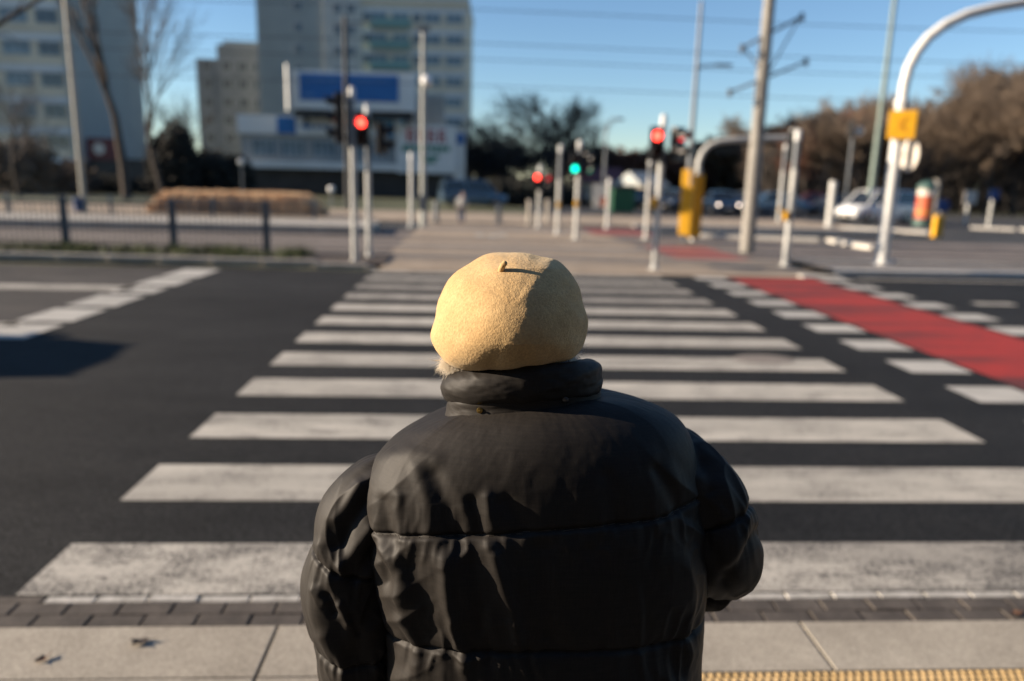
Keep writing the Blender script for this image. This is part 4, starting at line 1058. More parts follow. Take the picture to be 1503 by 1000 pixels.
M['thread'] = plain('thread', (.05, .044, .038), .6)
M['skin'] = plain('skin', (.50, .31, .23), .5, 0, .06, 20)
M['trouser'] = plain('dark_trouser_cloth', (.02, .02, .024), .85)
M['shoe'] = plain('black_shoe_leather', (.015, .014, .013), .4)
M['hair'] = plain('white_hair', (.78, .70, .57), .45, 0, .15, 30)
M['brass'] = plain('brass', (.62, .42, .13), .25, 1.0, .1)
M['snapdark'] = plain('dark_snap', (.12, .12, .12), .3, .9, .1)
M['denim'] = plain('blue_denim', (.03, .05, .10), .8)
M['jacket'] = plain('light_jacket_cloth', (.42, .42, .40), .8)
M['greyhair'] = plain('grey_brown_hair', (.20, .15, .11), .6)
def felt():
    m, N, L, b = new_mat('cream_felt'); v = obj_vec(N)
    n1 = noise_node(N, L, 18, 5, .65, v)
    col = ramp(N, L, n1.outputs[0], [(.3, (.45, .290, .130)), (.7, (.55, .375, .182))]).outputs[0]
    gv = noise_node(N, L, 240, 2, .6, v); col = mixc(N, L, 1.0, col, ramp(N, L, gv.outputs[0], [(.3, (.84,)*3), (.7, (1.14,)*3)]).outputs[0], 'MULTIPLY')
    L.new(col, b.inputs['Base Color']); setb(b, Roughness=.95, Sheen_Weight=.2, Sheen_Roughness=.5, Sheen_Tint=(1, .93, .78, 1), Specular_IOR_Level=.15)
    n2 = noise_node(N, L, 700, 1, .5, v); n3 = noise_node(N, L, 290, 1, .5, v)
    q = bump(N, L, b, n3.outputs[0], .30, .0026); bump(N, L, b, n2.outputs[0], .5, .0014, q); return m
M['felt'] = felt()

def skin_mesh(name, joints, edges, mat, parent=None, sub=1, root=0):
    names = list(joints); idx = {n: i for i, n in enumerate(names)}
    me = bpy.data.meshes.new(name); me.from_pydata([joints[n][0] for n in names], [(idx[a], idx[b]) for a, b in edges], [])
    o = bpy.data.objects.new(name+'_src', me); COL.objects.link(o)
    o.modifiers.new('Skin', 'SKIN'); s = o.modifiers.new('Sub', 'SUBSURF'); s.levels = sub; s.render_levels = sub
    for i, n in enumerate(names):
        r = joints[n][1]; sv = me.skin_vertices[0].data[i]; sv.radius = r if hasattr(r, '__len__') else (r, r); sv.use_root = (i == root)
    bpy.context.view_layer.update(); dg = bpy.context.evaluated_depsgraph_get()
    nm = bpy.data.meshes.new_from_object(o.evaluated_get(dg)); bpy.data.objects.remove(o); nm.name = name
    nm.materials.clear(); nm.materials.append(mat); nm.polygons.foreach_set('use_smooth', [True]*len(nm.polygons))
    q = bpy.data.objects.new(name, nm); COL.objects.link(q)
    if parent is not None: q.parent = parent
    return q
def join_into(o, others):
    """append other mesh objects' geometry to o (same space) and remove them"""
    bm = bmesh.new(); bm.from_mesh(o.data)
    for q in others:
        bm.from_mesh(q.data); bpy.data.objects.remove(q)
    bm.to_mesh(o.data); bm.free(); o.data.polygons.foreach_set('use_smooth', [True]*len(o.data.polygons))
def make_hand(wrist, dirv, palmn, s=1.0, thumb=1, curl=.5):
    """five separate fingers rooted in a palm, curling towards palmn"""
    d = Vector(dirv).normalized(); n = Vector(palmn); n = (n-d*n.dot(d)).normalized(); sd = d.cross(n)*thumb
    w = Vector(wrist); J = {'w': (w, .024*s)}; Ed = []
    J['p'] = (w+d*.045*s, (.030*s, .020*s)); Ed.append(('w', 'p'))
    J['q'] = (w+d*.080*s, (.036*s, .015*s)); Ed.append(('p', 'q'))
    out = [skin_mesh('palm', J, Ed, M['skin'])]
    for k, (off, ln) in enumerate(((.027, .068), (.009, .077), (-.009, .071), (-.026, .055))):
        b = w+d*.070*s+sd*off*s; P = {'a': (b, .0095*s)}; e = []; dd = d.copy(); p = b; prev = 'a'
        for i, f in enumerate((.46, .30, .24)):
            c = curl*(.55+.25*i)*(1+.1*k); dd = (dd*math.cos(c)+n*math.sin(c)).normalized()
            p = p+dd*ln*f*s; nm = 'bcd'[i]; P[nm] = (p.copy(), (.0088-.0011*i)*s); e.append((prev, nm)); prev = nm
        out.append(skin_mesh('finger', P, e, M['skin']))
    b = w+d*.025*s+sd*.022*s; t1 = b+(d*.55+sd*.75+n*.25)*.032*s; t2 = t1+(d*.85+sd*.25+n*.4)*.028*s; t3 = t2+(d*.9+n*.4)*.022*s
    out.append(skin_mesh('thumb', {'a': (b, .013*s), 'b': (t1, .0115*s), 'c': (t2, .010*s), 'd': (t3, .008*s)}, [('a', 'b'), ('b', 'c'), ('c', 'd')], M['skin']))
    return out

def catmull(K, t):
    """K (n, d) knots, t in 0..1"""
    K = np.asarray(K, float); n = len(K); u = np.clip(t, 0, 1)*(n-1); i = np.clip(np.floor(u).astype(int), 0, n-2); f = (u-i)[:, None]
    g = lambda j: K[np.clip(j, 0, n-1)]
    p0, p1, p2, p3 = g(i-1), g(i), g(i+1), g(i+2)
    return .5*((2*p1)+(-p0+p2)*f+(2*p0-5*p1+4*p2-p3)*f*f+(-p0+3*p1-3*p2+p3)*f**3)
def grid_normals(P):
    """P (m, n, 3), closed along axis 1"""
    du = np.roll(P, -1, 1)-np.roll(P, 1, 1); dv = np.gradient(P, axis=0)
    n = np.cross(du, dv); l = np.linalg.norm(n, axis=2, keepdims=True); return n/np.maximum(l, 1e-9)
def grid_obj(name, P, mat, parent, origin, caps=True):
    m, n, _ = P.shape; V = (P-np.asarray(origin)).reshape(-1, 3); i = np.arange(m-1)[:, None]*n; k = np.arange(n)[None, :]; k2 = (k+1) % n
    F = np.stack([i+k, i+k2, i+n+k2, i+n+k], -1).reshape(-1, 4)
    me = bpy.data.meshes.new(name); fl = F.tolist()
    if caps: fl += [list(range(n-1, -1, -1)), list(range((m-1)*n, m*n))]
    me.from_pydata(V.tolist(), [], fl); me.materials.append(mat); me.polygons.foreach_set('use_smooth', [True]*len(me.polygons))
    bm = bmesh.new(); bm.from_mesh(me); bmesh.ops.recalc_face_normals(bm, faces=bm.faces); bm.to_mesh(me); bm.free()
    o = bpy.data.objects.new(name, me); COL.objects.link(o); o.parent = parent; return o
def proj(P):
    d = P-CAMP; z = d@FW; return 751.5+F_PX*(d@RT)/z, 500-F_PX*(d@UP)/z
def nearest_on(P, x, y):
    Q = P.reshape(-1, 3); X, Y = proj(Q); e = np.hypot(X-x, Y-y); ok = np.where(e < max(4, e.min()*1.5))[0]
    return Q[ok[np.argmin(Q[ok, 1])]]

YB = 1.25
def woman():
    ORG = np.array([.155, YB, .03])
    # ---------------- body
    def W(x, y, Y): return Vector(at(x, y, Y)-ORG)
    hd = W(745, 478, YB+.06); nk = W(750, 575, YB+.05); ch = Vector((0.0, .02, 1.10)); sl = W(570, 690, YB+.01); sr = W(975, 660, YB+.01)
    J = {'pelvis': (Vector((.01, .03, .80)), (.155, .115)), 'belly': (Vector((.01, .02, .95)), (.15, .115)), 'chest': (ch, (.155, .11)), 'neckb': (Vector((nk.x*.6, .03, 1.235)), .062), 'neck': (nk, .052),
         'jaw': (hd+Vector((0, .015, -.055)), (.062, .066)), 'head': (hd+Vector((0, -.004, .01)), (.074, .088)), 'crown': (hd+Vector((0, -.006, .068)), (.055, .066)),
         'shl': (sl, .052), 'ell': (W(508, 868, YB), .040), 'wrl': (W(545, 1075, YB+.05), .026),
         'shr': (sr, .052), 'elr': (W(1058, 828, YB-.01), .040), 'wrr': (W(950, 842, YB+.26), .026)}
    E_ = [('pelvis', 'belly'), ('belly', 'chest'), ('chest', 'neckb'), ('neckb', 'neck'), ('neck', 'jaw'), ('jaw', 'head'), ('head', 'crown'), ('chest', 'shl'), ('shl', 'ell'), ('ell', 'wrl'), ('chest', 'shr'), ('shr', 'elr'), ('elr', 'wrr')]
    for s, n in ((-1, 'l'), (1, 'r')):
        J['hip'+n] = (Vector((.01+s*.09, .03, .76)), .085); J['kn'+n] = (Vector((.01+s*.10, .045, .43)), .055); J['an'+n] = (Vector((.01+s*.105, .03, .085)), .038)
        J['ba'+n] = (Vector((.01+s*.115, .14, .03)), (.042, .026)); J['to'+n] = (Vector((.01+s*.12, .19, .022)), (.036, .02))
        E_ += [('pelvis', 'hip'+n), ('hip'+n, 'kn'+n), ('kn'+n, 'an'+n), ('an'+n, 'ba'+n), ('ba'+n, 'to'+n)]
    body = skin_mesh('person', J, E_, M['skin'], None, 2)
    body.location = ORG
    parts = []
    # face (turned away): nose, brow, lips, ears
    parts.append(skin_mesh('nose', {'a': (hd+Vector((0, .076, .022)), .008), 'b': (hd+Vector((0, .094, -.008)), .011), 'c': (hd+Vector((0, .082, -.016)), .010)}, [('a', 'b'), ('b', 'c')], M['skin']))
    parts.append(skin_mesh('lips', {'a': (hd+Vector((-.020, .074, -.044)), .005), 'b': (hd+Vector((0, .083, -.043)), .008), 'c': (hd+Vector((.020, .074, -.044)), .005)}, [('a', 'b'), ('b', 'c')], M['skin']))
    for s in (-1, 1):
        parts.append(skin_mesh('ear', {'a': (hd+Vector((s*.074, -.004, .016)), (.008, .012)), 'b': (hd+Vector((s*.080, -.010, -.004)), (.007, .014)), 'c': (hd+Vector((s*.074, -.004, -.026)), (.006, .009))}, [('a', 'b'), ('b', 'c')], M['skin']))
        parts.append(skin_mesh('brow', {'a': (hd+Vector((s*.016, .080, .034)), .007), 'b': (hd+Vector((s*.046, .066, .034)), .006)}, [('a', 'b')], M['skin']))
    parts += make_hand(J['wrl'][0], (.12, .10, -1), (.9, .2, 0), .95, 1, .35)
    parts += make_hand(J['wrr'][0], (-.9, .4, .05), (0, -.2, -1), .95, -1, .8)
    join_into(body, parts)
    tag(body, 'person seen from behind in a cream felt beret and black padded coat at the crossing', 'person')
    for s in (-1, 1):
        MB().ball(hd+Vector((s*.031, .068, .012)), .0125, 14).build('eye', plain('eye_white', (.7, .68, .64), .15, 0, .02), body, smooth=True)

    # ---------------- coat body
    rows = [((655, 612), (876, 588), .088, .030, .010), ((630, 620), (912, 588), .098, .026, .010), ((597, 634), (952, 597), .112, .020, .010), ((562, 657), (990, 615), .128, .014, .008), ((540, 690), (1010, 642), .142, .010, .006),
            ((533, 727), (1022, 684), .152, .008, 0), ((536, 780), (1030, 752), .160, .008, 0), ((548, 840), (1034, 826), .162, .012, 0), ((560, 905), (1030, 900), .160, .016, 0), ((566, 970), (1026, 970), .160, .018, 0),
            ((562, 1050), (1032, 1050), .166, .018, 0), ((552, 1180), (1045, 1180), .174, .018, 0)]
    K = []
    for l, r, b, off, lift in rows:
        Lp = at(l[0], l[1], YB); Rp = at(r[0], r[1], YB); K.append([*Lp, *Rp, b, off, lift])
    m, n = 430, 520
    t = np.linspace(0, 1, m); C = catmull(K, t); th = np.linspace(0, 2*PI, n, endpoint=False)
    c, s = np.cos(th), np.sin(th); e = .80
    cx = np.sign(c)*np.abs(c)**e; cy = np.sign(s)*np.abs(s)**e
    ctr = (C[:, 0:3]+C[:, 3:6])/2; wv = (C[:, 3:6]-C[:, 0:3])/2
    P = ctr[:, None, :]+wv[:, None, :]*cx[None, :, None]
    P[:, :, 1] += C[:, 7][:, None]+C[:, 6][:, None]*cy[None, :]
    P[:, :, 2] += -C[:, 8][:, None]*cy[None, :]
    Nn = grid_normals(P)
    if (Nn[m//2, 3*n//4]*np.array([0, -1, 0])).sum() < 0: Nn = -Nn
    X, Z = P[:, :, 0], P[:, :, 2]
    u = (X-ctr[:, 0][:, None])/np.abs(wv[:, 0][:, None])          # -1 left .. 1 right
    back = (cy < 0)[None, :]*1.0
    # seams as heights at the middle of the back
    zb = P[:, 3*n//4, 2]
    seam_z = [float(at(760, y, YB-.15)[2]) for y in (782, 962)]; seam_z.append(seam_z[-1]-.20)
    ts = [float(np.interp(-q, -zb, t)) for q in seam_z]
    arc = np.concatenate([[0], np.cumsum(np.linalg.norm(np.diff(P[:, 3*n//4], axis=0), axis=1))])
    sag = (.012*np.clip(-u-.55, 0, 1)**1.0*2.2 - .0)+.004*vn(u*3.1, 2.0)
    As = [np.interp(q, t, arc) for q in ts]
    A = arc[:, None]-sag                                        # arc coordinate that follows the curved seams
    edges = [-.03]+As+[arc[-1]+.005]
    disp = np.zeros((m, n))
    for i, (a, b) in enumerate(zip(edges, edges[1:])):
        l = b-a; f = np.clip((A-a)/l, 0, 1); inside = (A >= a) & (A < b)
        amp = [.009, .014, .015, .013][i]
        disp = np.where(inside, amp*np.sin(PI*f)**.5 if i else amp*np.sin(PI*np.clip(f, 0, 1)**.75)**.6, disp)
    near = np.min([np.abs(A-q) for q in As], axis=0)
    below = np.min([np.where(A > q, A-q, 9) for q in As], axis=0)
    above = np.min([np.where(A < q, q-A, 9) for q in As], axis=0)
    arcx = np.cumsum(np.linalg.norm(np.diff(P[m//2], axis=0, append=P[m//2][:1]), axis=1))[None, :]*np.ones((m, 1))
    warp = arcx+.012*vn(A*14, arcx*9)
    puck = ridged(warp*33, A*5, 1.0)*.5+vn(warp*70, A*9, 4.0)*.4+vn(warp*120, A*14, 6.0)*.2
    inner = 1-np.clip((np.abs(u)-.78)/.2, 0, 1)
    disp = disp*(.12+.88*inner); disp += puck*(.0050*np.exp(-below/.042)+.0036*np.exp(-above/.030))*inner
    # long hanging folds below the first seam
    p2 = np.clip((A-As[0])/.03, 0, 1)
    fold = ridged(warp*11.5+A*.9, A*2.6, 3.0)
    disp += inner*p2*(.0090*np.clip(fold, -.3, 1)**1*(.5+.5*vn(arcx*4, A*5, 8)))
    fold2 = ridged(warp*21, A*3.5+warp*2, 11.0); disp += inner*p2*.0040*np.clip(fold2, -.2, 1)*np.clip(.4+vn(arcx*6, A*5, 4), 0, 1)
    # yoke: broad soft dents, a few slanting creases near the shoulders
    yk = 1-p2
    disp += yk*(.0040*fbm(arcx*5, A*6, 5.0, 2))
    yl = yk*np.clip((A-As[0]+.09)/.09, 0, 1); disp += yl*.0060*np.clip(ridged(warp*13+A*1.5, A*3, 21.0), -.3, 1)*np.clip(vn(arcx*6, 3.3)+.45, 0, 1)
    side = np.clip((np.abs(u)-.52)/.4, 0, 1)
    disp += side*inner*.0060*ridged(X*16*np.sign(u)+Z*17, Z*5-X*4, 7.0)*np.clip((A-.04)/.08, 0, 1)
    crm = ridged(warp*44+A*8+.25*vn(arcx*30, A*30, 2.0), A*15+.5*vn(arcx*20, A*24, 9.0), 31.0)
    disp += .0026*crm*np.clip(.15+1.5*vn(arcx*8, A*10, 14.0)+.8*np.exp(-near/.05), 0, 1)*inner*(.25+.75*p2)
    disp += .00018*fbm(arcx*95, A*70, 1.0, 2)
    px, py = proj(P)
    def line(pts, amp, wid):
        best = np.full(px.shape, 1e9)
        for (xa, ya), (xb, yb) in zip(pts, pts[1:]):
            dx, dy = xb-xa, yb-ya; tt = np.clip(((px-xa)*dx+(py-ya)*dy)/(dx*dx+dy*dy), 0, 1); w_ = 1+.25*vn(px*.06, py*.03)
            best = np.minimum(best, np.hypot(px-xa-tt*dx, py-ya-tt*dy)*w_)
        return amp*np.exp(-(best/wid)**2)*back
    for pts, amp, wid in (([(566, 735), (571, 765), (572, 790)], -.006, 10), ([(590, 728), (588, 760), (592, 785)], .005, 9), ([(548, 800), (566, 822), (574, 850)], -.009, 11), ([(566, 800), (592, 838), (598, 870)], .009, 11),
            ([(612, 830), (628, 870), (640, 915)], -.009, 17), ([(655, 815), (662, 880), (683, 968)], .009, 9), ([(700, 830), (706, 900), (716, 950)], -.006, 15), ([(724, 800), (738, 850), (752, 890), (760, 935)], .007, 10), ([(790, 800), (800, 870), (812, 940)], -.006, 16), ([(596, 900), (612, 935), (618, 965)], .006, 9),
            ([(640, 700), (662, 742), (668, 778)], -.0045, 13), ([(615, 690), (628, 735), (630, 780)], .004, 12), ([(694, 735), (705, 775)], -.006, 10), ([(716, 728), (722, 772)], .005, 9), ([(745, 735), (770, 772)], -.005, 13), ([(560, 672), (600, 668), (640, 676)], .003, 14), ([(890, 700), (900, 740), (905, 765)], -.004, 12), ([(960, 690), (985, 730), (1000, 760)], -.006, 12)):
        disp += line(pts, amp, wid)
    groove = -.0050*np.exp(-(near/.0042)**2)
    disp += groove*(back*.999+.001)+groove*(1-back)
    P = P+Nn*disp[:, :, None]
    coat = grid_obj('coat', P, M['nylon'], body, ORG)
    PC_ = P
    # stitches along the seams: small raised dashes
    for q in ts[:1]:
        st = MB()
        j = int(round(q*(m-1)))
        for k in range(int(n*.54), int(n*.96), 2):
            if (k//2) % 3 == 2: continue
            jj = int(np.clip(np.searchsorted(A[:, k], np.interp(q, t, arc)), 1, m-2)); a = P[jj, k]; b = P[jj, (k+2) % n]; nn = Nn[jj, k]
            st.tube([a+nn*.0008-ORG, b+nn*.0008-ORG], .00055, 4)
        st.build('seam_stitching', M['thread'], coat, fixn=False)
    # ---------------- sleeves
    def sleeve(path, seams, seed, folds, name='sleeve', squash=1.0):
        K = [[*at(x, y, Y), r] for x, y, Y, r in path]; m, n = 330, 260
        tt = np.linspace(0, 1, m); C = catmull(K, tt); Cp = C[:, :3]; T = np.gradient(Cp, axis=0); T /= np.linalg.norm(T, axis=1, keepdims=True)
        ref = np.array([0, 1.0, 0.15]); U = []
        for k in range(m):
            ref = ref-T[k]*(ref@T[k]); ref /= np.linalg.norm(ref); U.append(ref.copy())
        U = np.array(U); B = np.cross(T, U); th = np.linspace(0, 2*PI, n, endpoint=False)
        arc = np.concatenate([[0], np.cumsum(np.linalg.norm(np.diff(Cp, axis=0), axis=1))]); A = arc[:, None]+.010*np.sin(th*1+seed)[None, :]*1.3
        Rr = C[:, 3][:, None]*(1+.04*np.cos(2*th+seed))[None, :]
        Rr = Rr*.945; P = Cp[:, None, :]+Rr[:, :, None]*(U[:, None, :]*np.cos(th)[None, :, None]*squash+B[:, None, :]*np.sin(th)[None, :, None])
        Nn = grid_normals(P); o = P-Cp[:, None, :]
        if (Nn*o).sum() < 0: Nn = -Nn
        ed = [-.09]+[s*arc[-1] for s in seams]+[arc[-1]+.01]; disp = np.zeros((m, n))
        for a, b in zip(ed, ed[1:]):
            f = np.clip((A-a)/(b-a), 0, 1); disp = np.where((A >= a) & (A < b), .010*np.sin(PI*f)**.5, disp)
        q = np.array(ed[1:-1]); near = np.min([np.abs(A-v) for v in q], axis=0)
        ax = th[None, :]*.07*np.ones((m, 1)); per = lambda f: vn(np.cos(th)[None, :]*f, np.sin(th)[None, :]*f, 0)
        cth, sth = np.cos(th)[None, :]*np.ones((m, 1)), np.sin(th)[None, :]*np.ones((m, 1))
        pk = vn(cth*4.6+seed, sth*4.6, A*9)*.6+vn(cth*8, sth*8+seed, A*14)*.4
        disp += pk*.0070*np.exp(-near/.026)
        disp += .0075*ridged(cth*1.1+A*9+seed*3, sth*1.1+A*6, A*3+seed)
        disp += .0036*ridged(cth*2.6+A*22, sth*2.6-A*15, A*4+seed*2)*np.clip(.35+vn(cth*1.5, sth*1.5, A*8+seed), 0, 1)
        px, py = proj(P)
        for (xa, ya), (xb, yb), amp, wid in folds:
            dx, dy = xb-xa, yb-ya; q_ = np.clip(((px-xa)*dx+(py-ya)*dy)/(dx*dx+dy*dy), 0, 1)
            disp += amp*np.exp(-(np.hypot(px-xa-q_*dx, py-ya-q_*dy)/wid)**2)*(Nn[:, :, 1] < .1)
        disp += .0035*vn(cth*2.2+A*5, sth*2.2-A*16, seed)+.0008*vn(cth*3, sth*3, A*20+seed)
        disp -= .0048*np.exp(-(near/.0040)**2)
        cap = np.clip(1-A/.03, 0, 1); disp += cap*.004
        return grid_obj(name, P+Nn*disp[:, :, None], M['nylon'], coat, ORG), P+Nn*disp[:, :, None]
    sleeve([(592, 702, YB+.02, .042), (557, 719, YB+.01, .058), (533, 755, YB, .067), (521, 802, YB-.005, .068), (512, 862, YB-.005, .071), (520, 930, YB+.005, .070), (535, 1010, YB+.03, .064), (548, 1085, YB+.06, .052)], (.28, .56, .80), 1.7, [((532, 716), (500, 762), .006, 8), ((536, 738), (498, 800), -.007, 9), ((542, 775), (505, 828), .007, 9), ((548, 805), (520, 850), -.008, 9), ((476, 800), (488, 850), .004, 9), ((470, 862), (482, 880), .005, 6), ((484, 872), (494, 896), -.005, 6), ((500, 886), (512, 910), .006, 6), ((516, 902), (526, 926), -.005, 6), ((545, 860), (520, 960), -.008, 12), ((480, 930), (505, 990), .006, 11)])
    sleeve([(950, 655, YB+.02, .052), (978, 678, YB+.01, .066), (1014, 708, YB, .071), (1046, 748, YB-.01, .075), (1050, 797, YB-.005, .076), (1034, 832, YB+.06, .070), (994, 842, YB+.17, .060), (952, 838, YB+.27, .048)], (.30, .56, .80), 5.2, [((1012, 650), (1040, 720), -.006, 9), ((1030, 700), (1060, 760), .006, 10), ((1112, 780), (1062, 850), -.009, 9), ((1120, 815), (1075, 868), .006, 8), ((1035, 790), (1060, 835), -.006, 10)])
    # ---------------- collar: lower band and a padded roll above it
    def collar(name, rows, seed, amp, mat=M['nylon'], n=360, m=150):
        K = [[*at(l[0], l[1], YB+.03), *at(r[0], r[1], YB+.03), b, lift] for l, r, b, lift in rows]
        t = np.linspace(0, 1, m); C = catmull(K, t); th = np.linspace(0, 2*PI, n, endpoint=False); c, s = np.cos(th), np.sin(th); e = .92
        cx = np.sign(c)*np.abs(c)**e; cy = np.sign(s)*np.abs(s)**e
        ctr = (C[:, 0:3]+C[:, 3:6])/2; wv = (C[:, 3:6]-C[:, 0:3])/2
        P = ctr[:, None, :]+wv[:, None, :]*cx[None, :, None]; P[:, :, 1] += C[:, 6][:, None]*cy[None, :]; P[:, :, 2] += -C[:, 7][:, None]*cy[None, :]
        Nn = grid_normals(P)
        A = t[:, None]*.2; X = P[:, :, 0]; Z = P[:, :, 2]
        if (Nn[m//4, 3*n//4]*np.array([0, -1, 0])).sum() < 0: Nn = -Nn
        edge = np.exp(-((t-.0)/.08)**2)[:, None]
        d = amp*(.9*ridged(X*9+Z*16+seed, Z*22-X*7, P[:, :, 1]*9)+.7*fbm(X*20, Z*42, P[:, :, 1]*18+seed, 3)+edge*vn(X*75, seed, P[:, :, 1]*75)*.8)
        P = P+Nn*d[:, :, None]; return grid_obj(name, P, mat, coat, ORG, caps=False), P
    _, CB = collar('collar_band', [((650, 632), (884, 608), .101, .036), ((652, 616), (882, 596), .098, .033), ((655, 602), (880, 584), .097, .024), ((656, 588), (878, 572), .098, .018), ((664, 580), (870, 566), .094, .018)], 1.0, .0022)
    _, CR = collar('collar', [((664, 590), (870, 574), .092, .018), ((655, 587), (879, 573), .099, .019), ((650, 578), (882, 565), .105, .020), ((649, 567), (882, 550), .107, .021), ((655, 556), (879, 538), .105, .022), ((666, 549), (869, 530), .099, .023), ((680, 545), (857, 529), .091, .023), ((690, 550), (847, 536), .083, .022), ((688, 575), (842, 565), .080, .020), ((690, 620), (842, 608), .080, .018)], 4.0, .0030)
    def snap(x, y, mat):
        p = nearest_on(CB, x, y)-ORG; MB().lathe([(.0052, 0), (.005, -.002), (.0032, -.003), (.001, -.0034)], p+np.array([0, -.0005, 0]), 16, axis='y').lathe([(.0018, -.004), (.0018, -.006), (.0006, -.0065)], p+np.array([.001, 0, .001]), 10, axis='y').build('snap_button', mat, coat, smooth=R(40))
    snap(700, 603, M['brass']); snap(833, 589, M['snapdark'])
    # short cord loop by the right of the collar
    MB().tube([at(872, 592, YB+.12)-ORG, at(878, 581, YB+.125)-ORG, at(885, 575, YB+.13)-ORG, at(893, 576, YB+.13)-ORG, at(900, 584, YB+.13)-ORG, at(908, 600, YB+.13)-ORG], .0055, 10).build('cord_loop', M['nylon_in'], coat, smooth=True)
    # ---------------- trousers and shoes
    for s in (-1, 1):
        MB().rings([[(.01+s*x+r*math.cos(2*PI*k/24), y+r*math.sin(2*PI*k/24), z) for k in range(24)] for x, y, z, r in ((.085, .03, .80, .105), (.095, .035, .60, .095), (.10, .045, .43, .080), (.105, .04, .25, .072), (.105, .03, .10, .070), (.105, .03, .075, .068))]).build('trouser_leg', M['trouser'], body, smooth=R(50))
        x = .01+s*.108
        MB().rings([[(x+w*math.cos(2*PI*k/24), y+l*math.sin(2*PI*k/24), z) for k in range(24)] for y, l, w, z in ((.085, .135, .050, 0), (.085, .135, .050, .018), (.083, .130, .049, .022), (.075, .115, .047, .05), (.04, .075, .044, .075), (.028, .058, .042, .11))]).build('shoe', M['shoe'], body, smooth=R(50))
    # ---------------- beret
    outline = [(639, 469), (631.5, 490), (639, 511), (657, 533), (680, 542), (720, 541), (768, 539), (810, 534), (837, 527), (850, 511), (859, 485), (860.5, 466), (853, 440), (851, 425), (840, 404), (813, 377.5), (792, 374), (768, 368.5), (744, 368.5), (714, 371.5), (687, 387), (660, 407.5), (648, 430)]
    c0 = (746.0, 458.0); Yc = YB+.035; ctr = at(*c0, Yc)
    ang = np.array([math.atan2(-(y-c0[1]), x-c0[0]) for x, y in outline]); rad = np.array([math.hypot(x-c0[0], y-c0[1]) for x, y in outline])
    o = np.argsort(ang); ang, rad = ang[o], rad[o]; ang = np.concatenate([ang-2*PI, ang, ang+2*PI]); rad = np.tile(rad, 3)
    axis = np.array([.05, -math.sin(R(22)), math.cos(R(22))]); axis /= np.linalg.norm(axis)
    e1 = np.cross(np.array([0, 1.0, 0]), axis); e1 /= np.linalg.norm(e1); e2 = np.cross(axis, e1)
    m, n = 300, 420
    ph = np.linspace(.0005, PI-.0005, m)[:, None]; la = np.linspace(0, 2*PI, n, endpoint=False)[None, :]
    w = np.cos(ph)*np.ones_like(la); q = np.sin(ph)*np.ones_like(la)
    q = q**.90; hgt = w
    a, cc = .128, .090
    P = a*q[:, :, None]*(np.cos(la)[:, :, None]*e1+np.sin(la)[:, :, None]*e2)+cc*hgt[:, :, None]*axis
    P[:, :, 1] *= 1.0
    def im(P): return P@RT, P@UP
    for it in range(3):
        x, y = im(P); f = np.arctan2(y, x); r = np.hypot(x, y); bins = np.linspace(-PI, PI, 181); bi = np.clip(np.digitize(f, bins)-1, 0, 179)
        R0 = np.zeros(180); np.maximum.at(R0, bi.ravel(), r.ravel()); R0 = (R0+np.roll(R0, 1)+np.roll(R0, -1))/3
        bc = (bins[1:]+bins[:-1])/2; depth = (ctr-CAMP)@FW
        sc = np.interp(bc, ang, rad)*depth/F_PX/np.maximum(R0, 1e-6); sc = sum(np.roll(sc, j_)*w_ for j_, w_ in zip(range(-6, 7), np.exp(-(np.arange(-6, 7)/3.2)**2)/np.exp(-(np.arange(-6, 7)/3.2)**2).sum()))
        k = np.interp(f.ravel(), np.concatenate([bc-2*PI, bc, bc+2*PI]), np.tile(sc, 3)).reshape(f.shape)
        d = P@FW; P = (x*k)[:, :, None]*RT+(y*k)[:, :, None]*UP+d[:, :, None]*FW
    P = P+ctr
    Nn = grid_normals(P)
    if (Nn*(P-ctr)).sum() < 0: Nn = -Nn
    X, Yy, Z = P[:, :, 0], P[:, :, 1], P[:, :, 2]
    px, py = proj(P)
    soft = .0022*fbm(X*11, Yy*11, Z*11, 2)+.0004*fbm(X*45, Yy*45, Z*45, 2)+.00016*fbm(X*260, Yy*260, Z*260, 2)
    facing = (Nn@FW < .15)
    def crease(pts, depth, wid, sidew):
        best = np.full(px.shape, 1e9); sg = np.zeros(px.shape)
        for (xa, ya), (xb, yb) in zip(pts, pts[1:]):
            dx, dy = xb-xa, yb-ya; L2 = dx*dx+dy*dy; tt = np.clip(((px-xa)*dx+(py-ya)*dy)/L2, 0, 1); dd = np.hypot(px-xa-tt*dx, py-ya-tt*dy); sd = np.sign((px-xa)*dy-(py-ya)*dx)
            sg = np.where(dd < best, sd, sg); best = np.minimum(best, dd)
        return facing*(-depth*np.exp(-(best/wid)**2)+depth*.55*np.exp(-(best/(wid*2.6))**2))
    soft += crease([(826, 425), (840, 442), (850, 456)], .0030, 11, 15)
    soft += crease([(822, 455), (838, 470), (846, 490)], .0020, 12, 16)
    rx = 772-.06*(py-385); rd = np.sqrt((px-rx)**2+625.0)-25.0
    ridge = .031*np.clip(1-rd/98, 0, 1)**1.1*np.clip((py-362)/34, 0, 1)*np.clip((600-py)/95, 0, 1)*np.clip((-(Nn@FW)+.1)/.3, 0, 1)
    P = P+Nn*soft[:, :, None]-ridge[:, :, None]*np.array([-.12, 1.0, -.15])
    beret = grid_obj('beret', P, M['felt'], body, ORG)
    # felt fuzz
    r2 = np.random.default_rng(3); fv = []; ff = []
    nm = 9000; ii = (r2.random(nm)**.9*(m*.80)).astype(int); kk = r2.integers(0, n, nm)
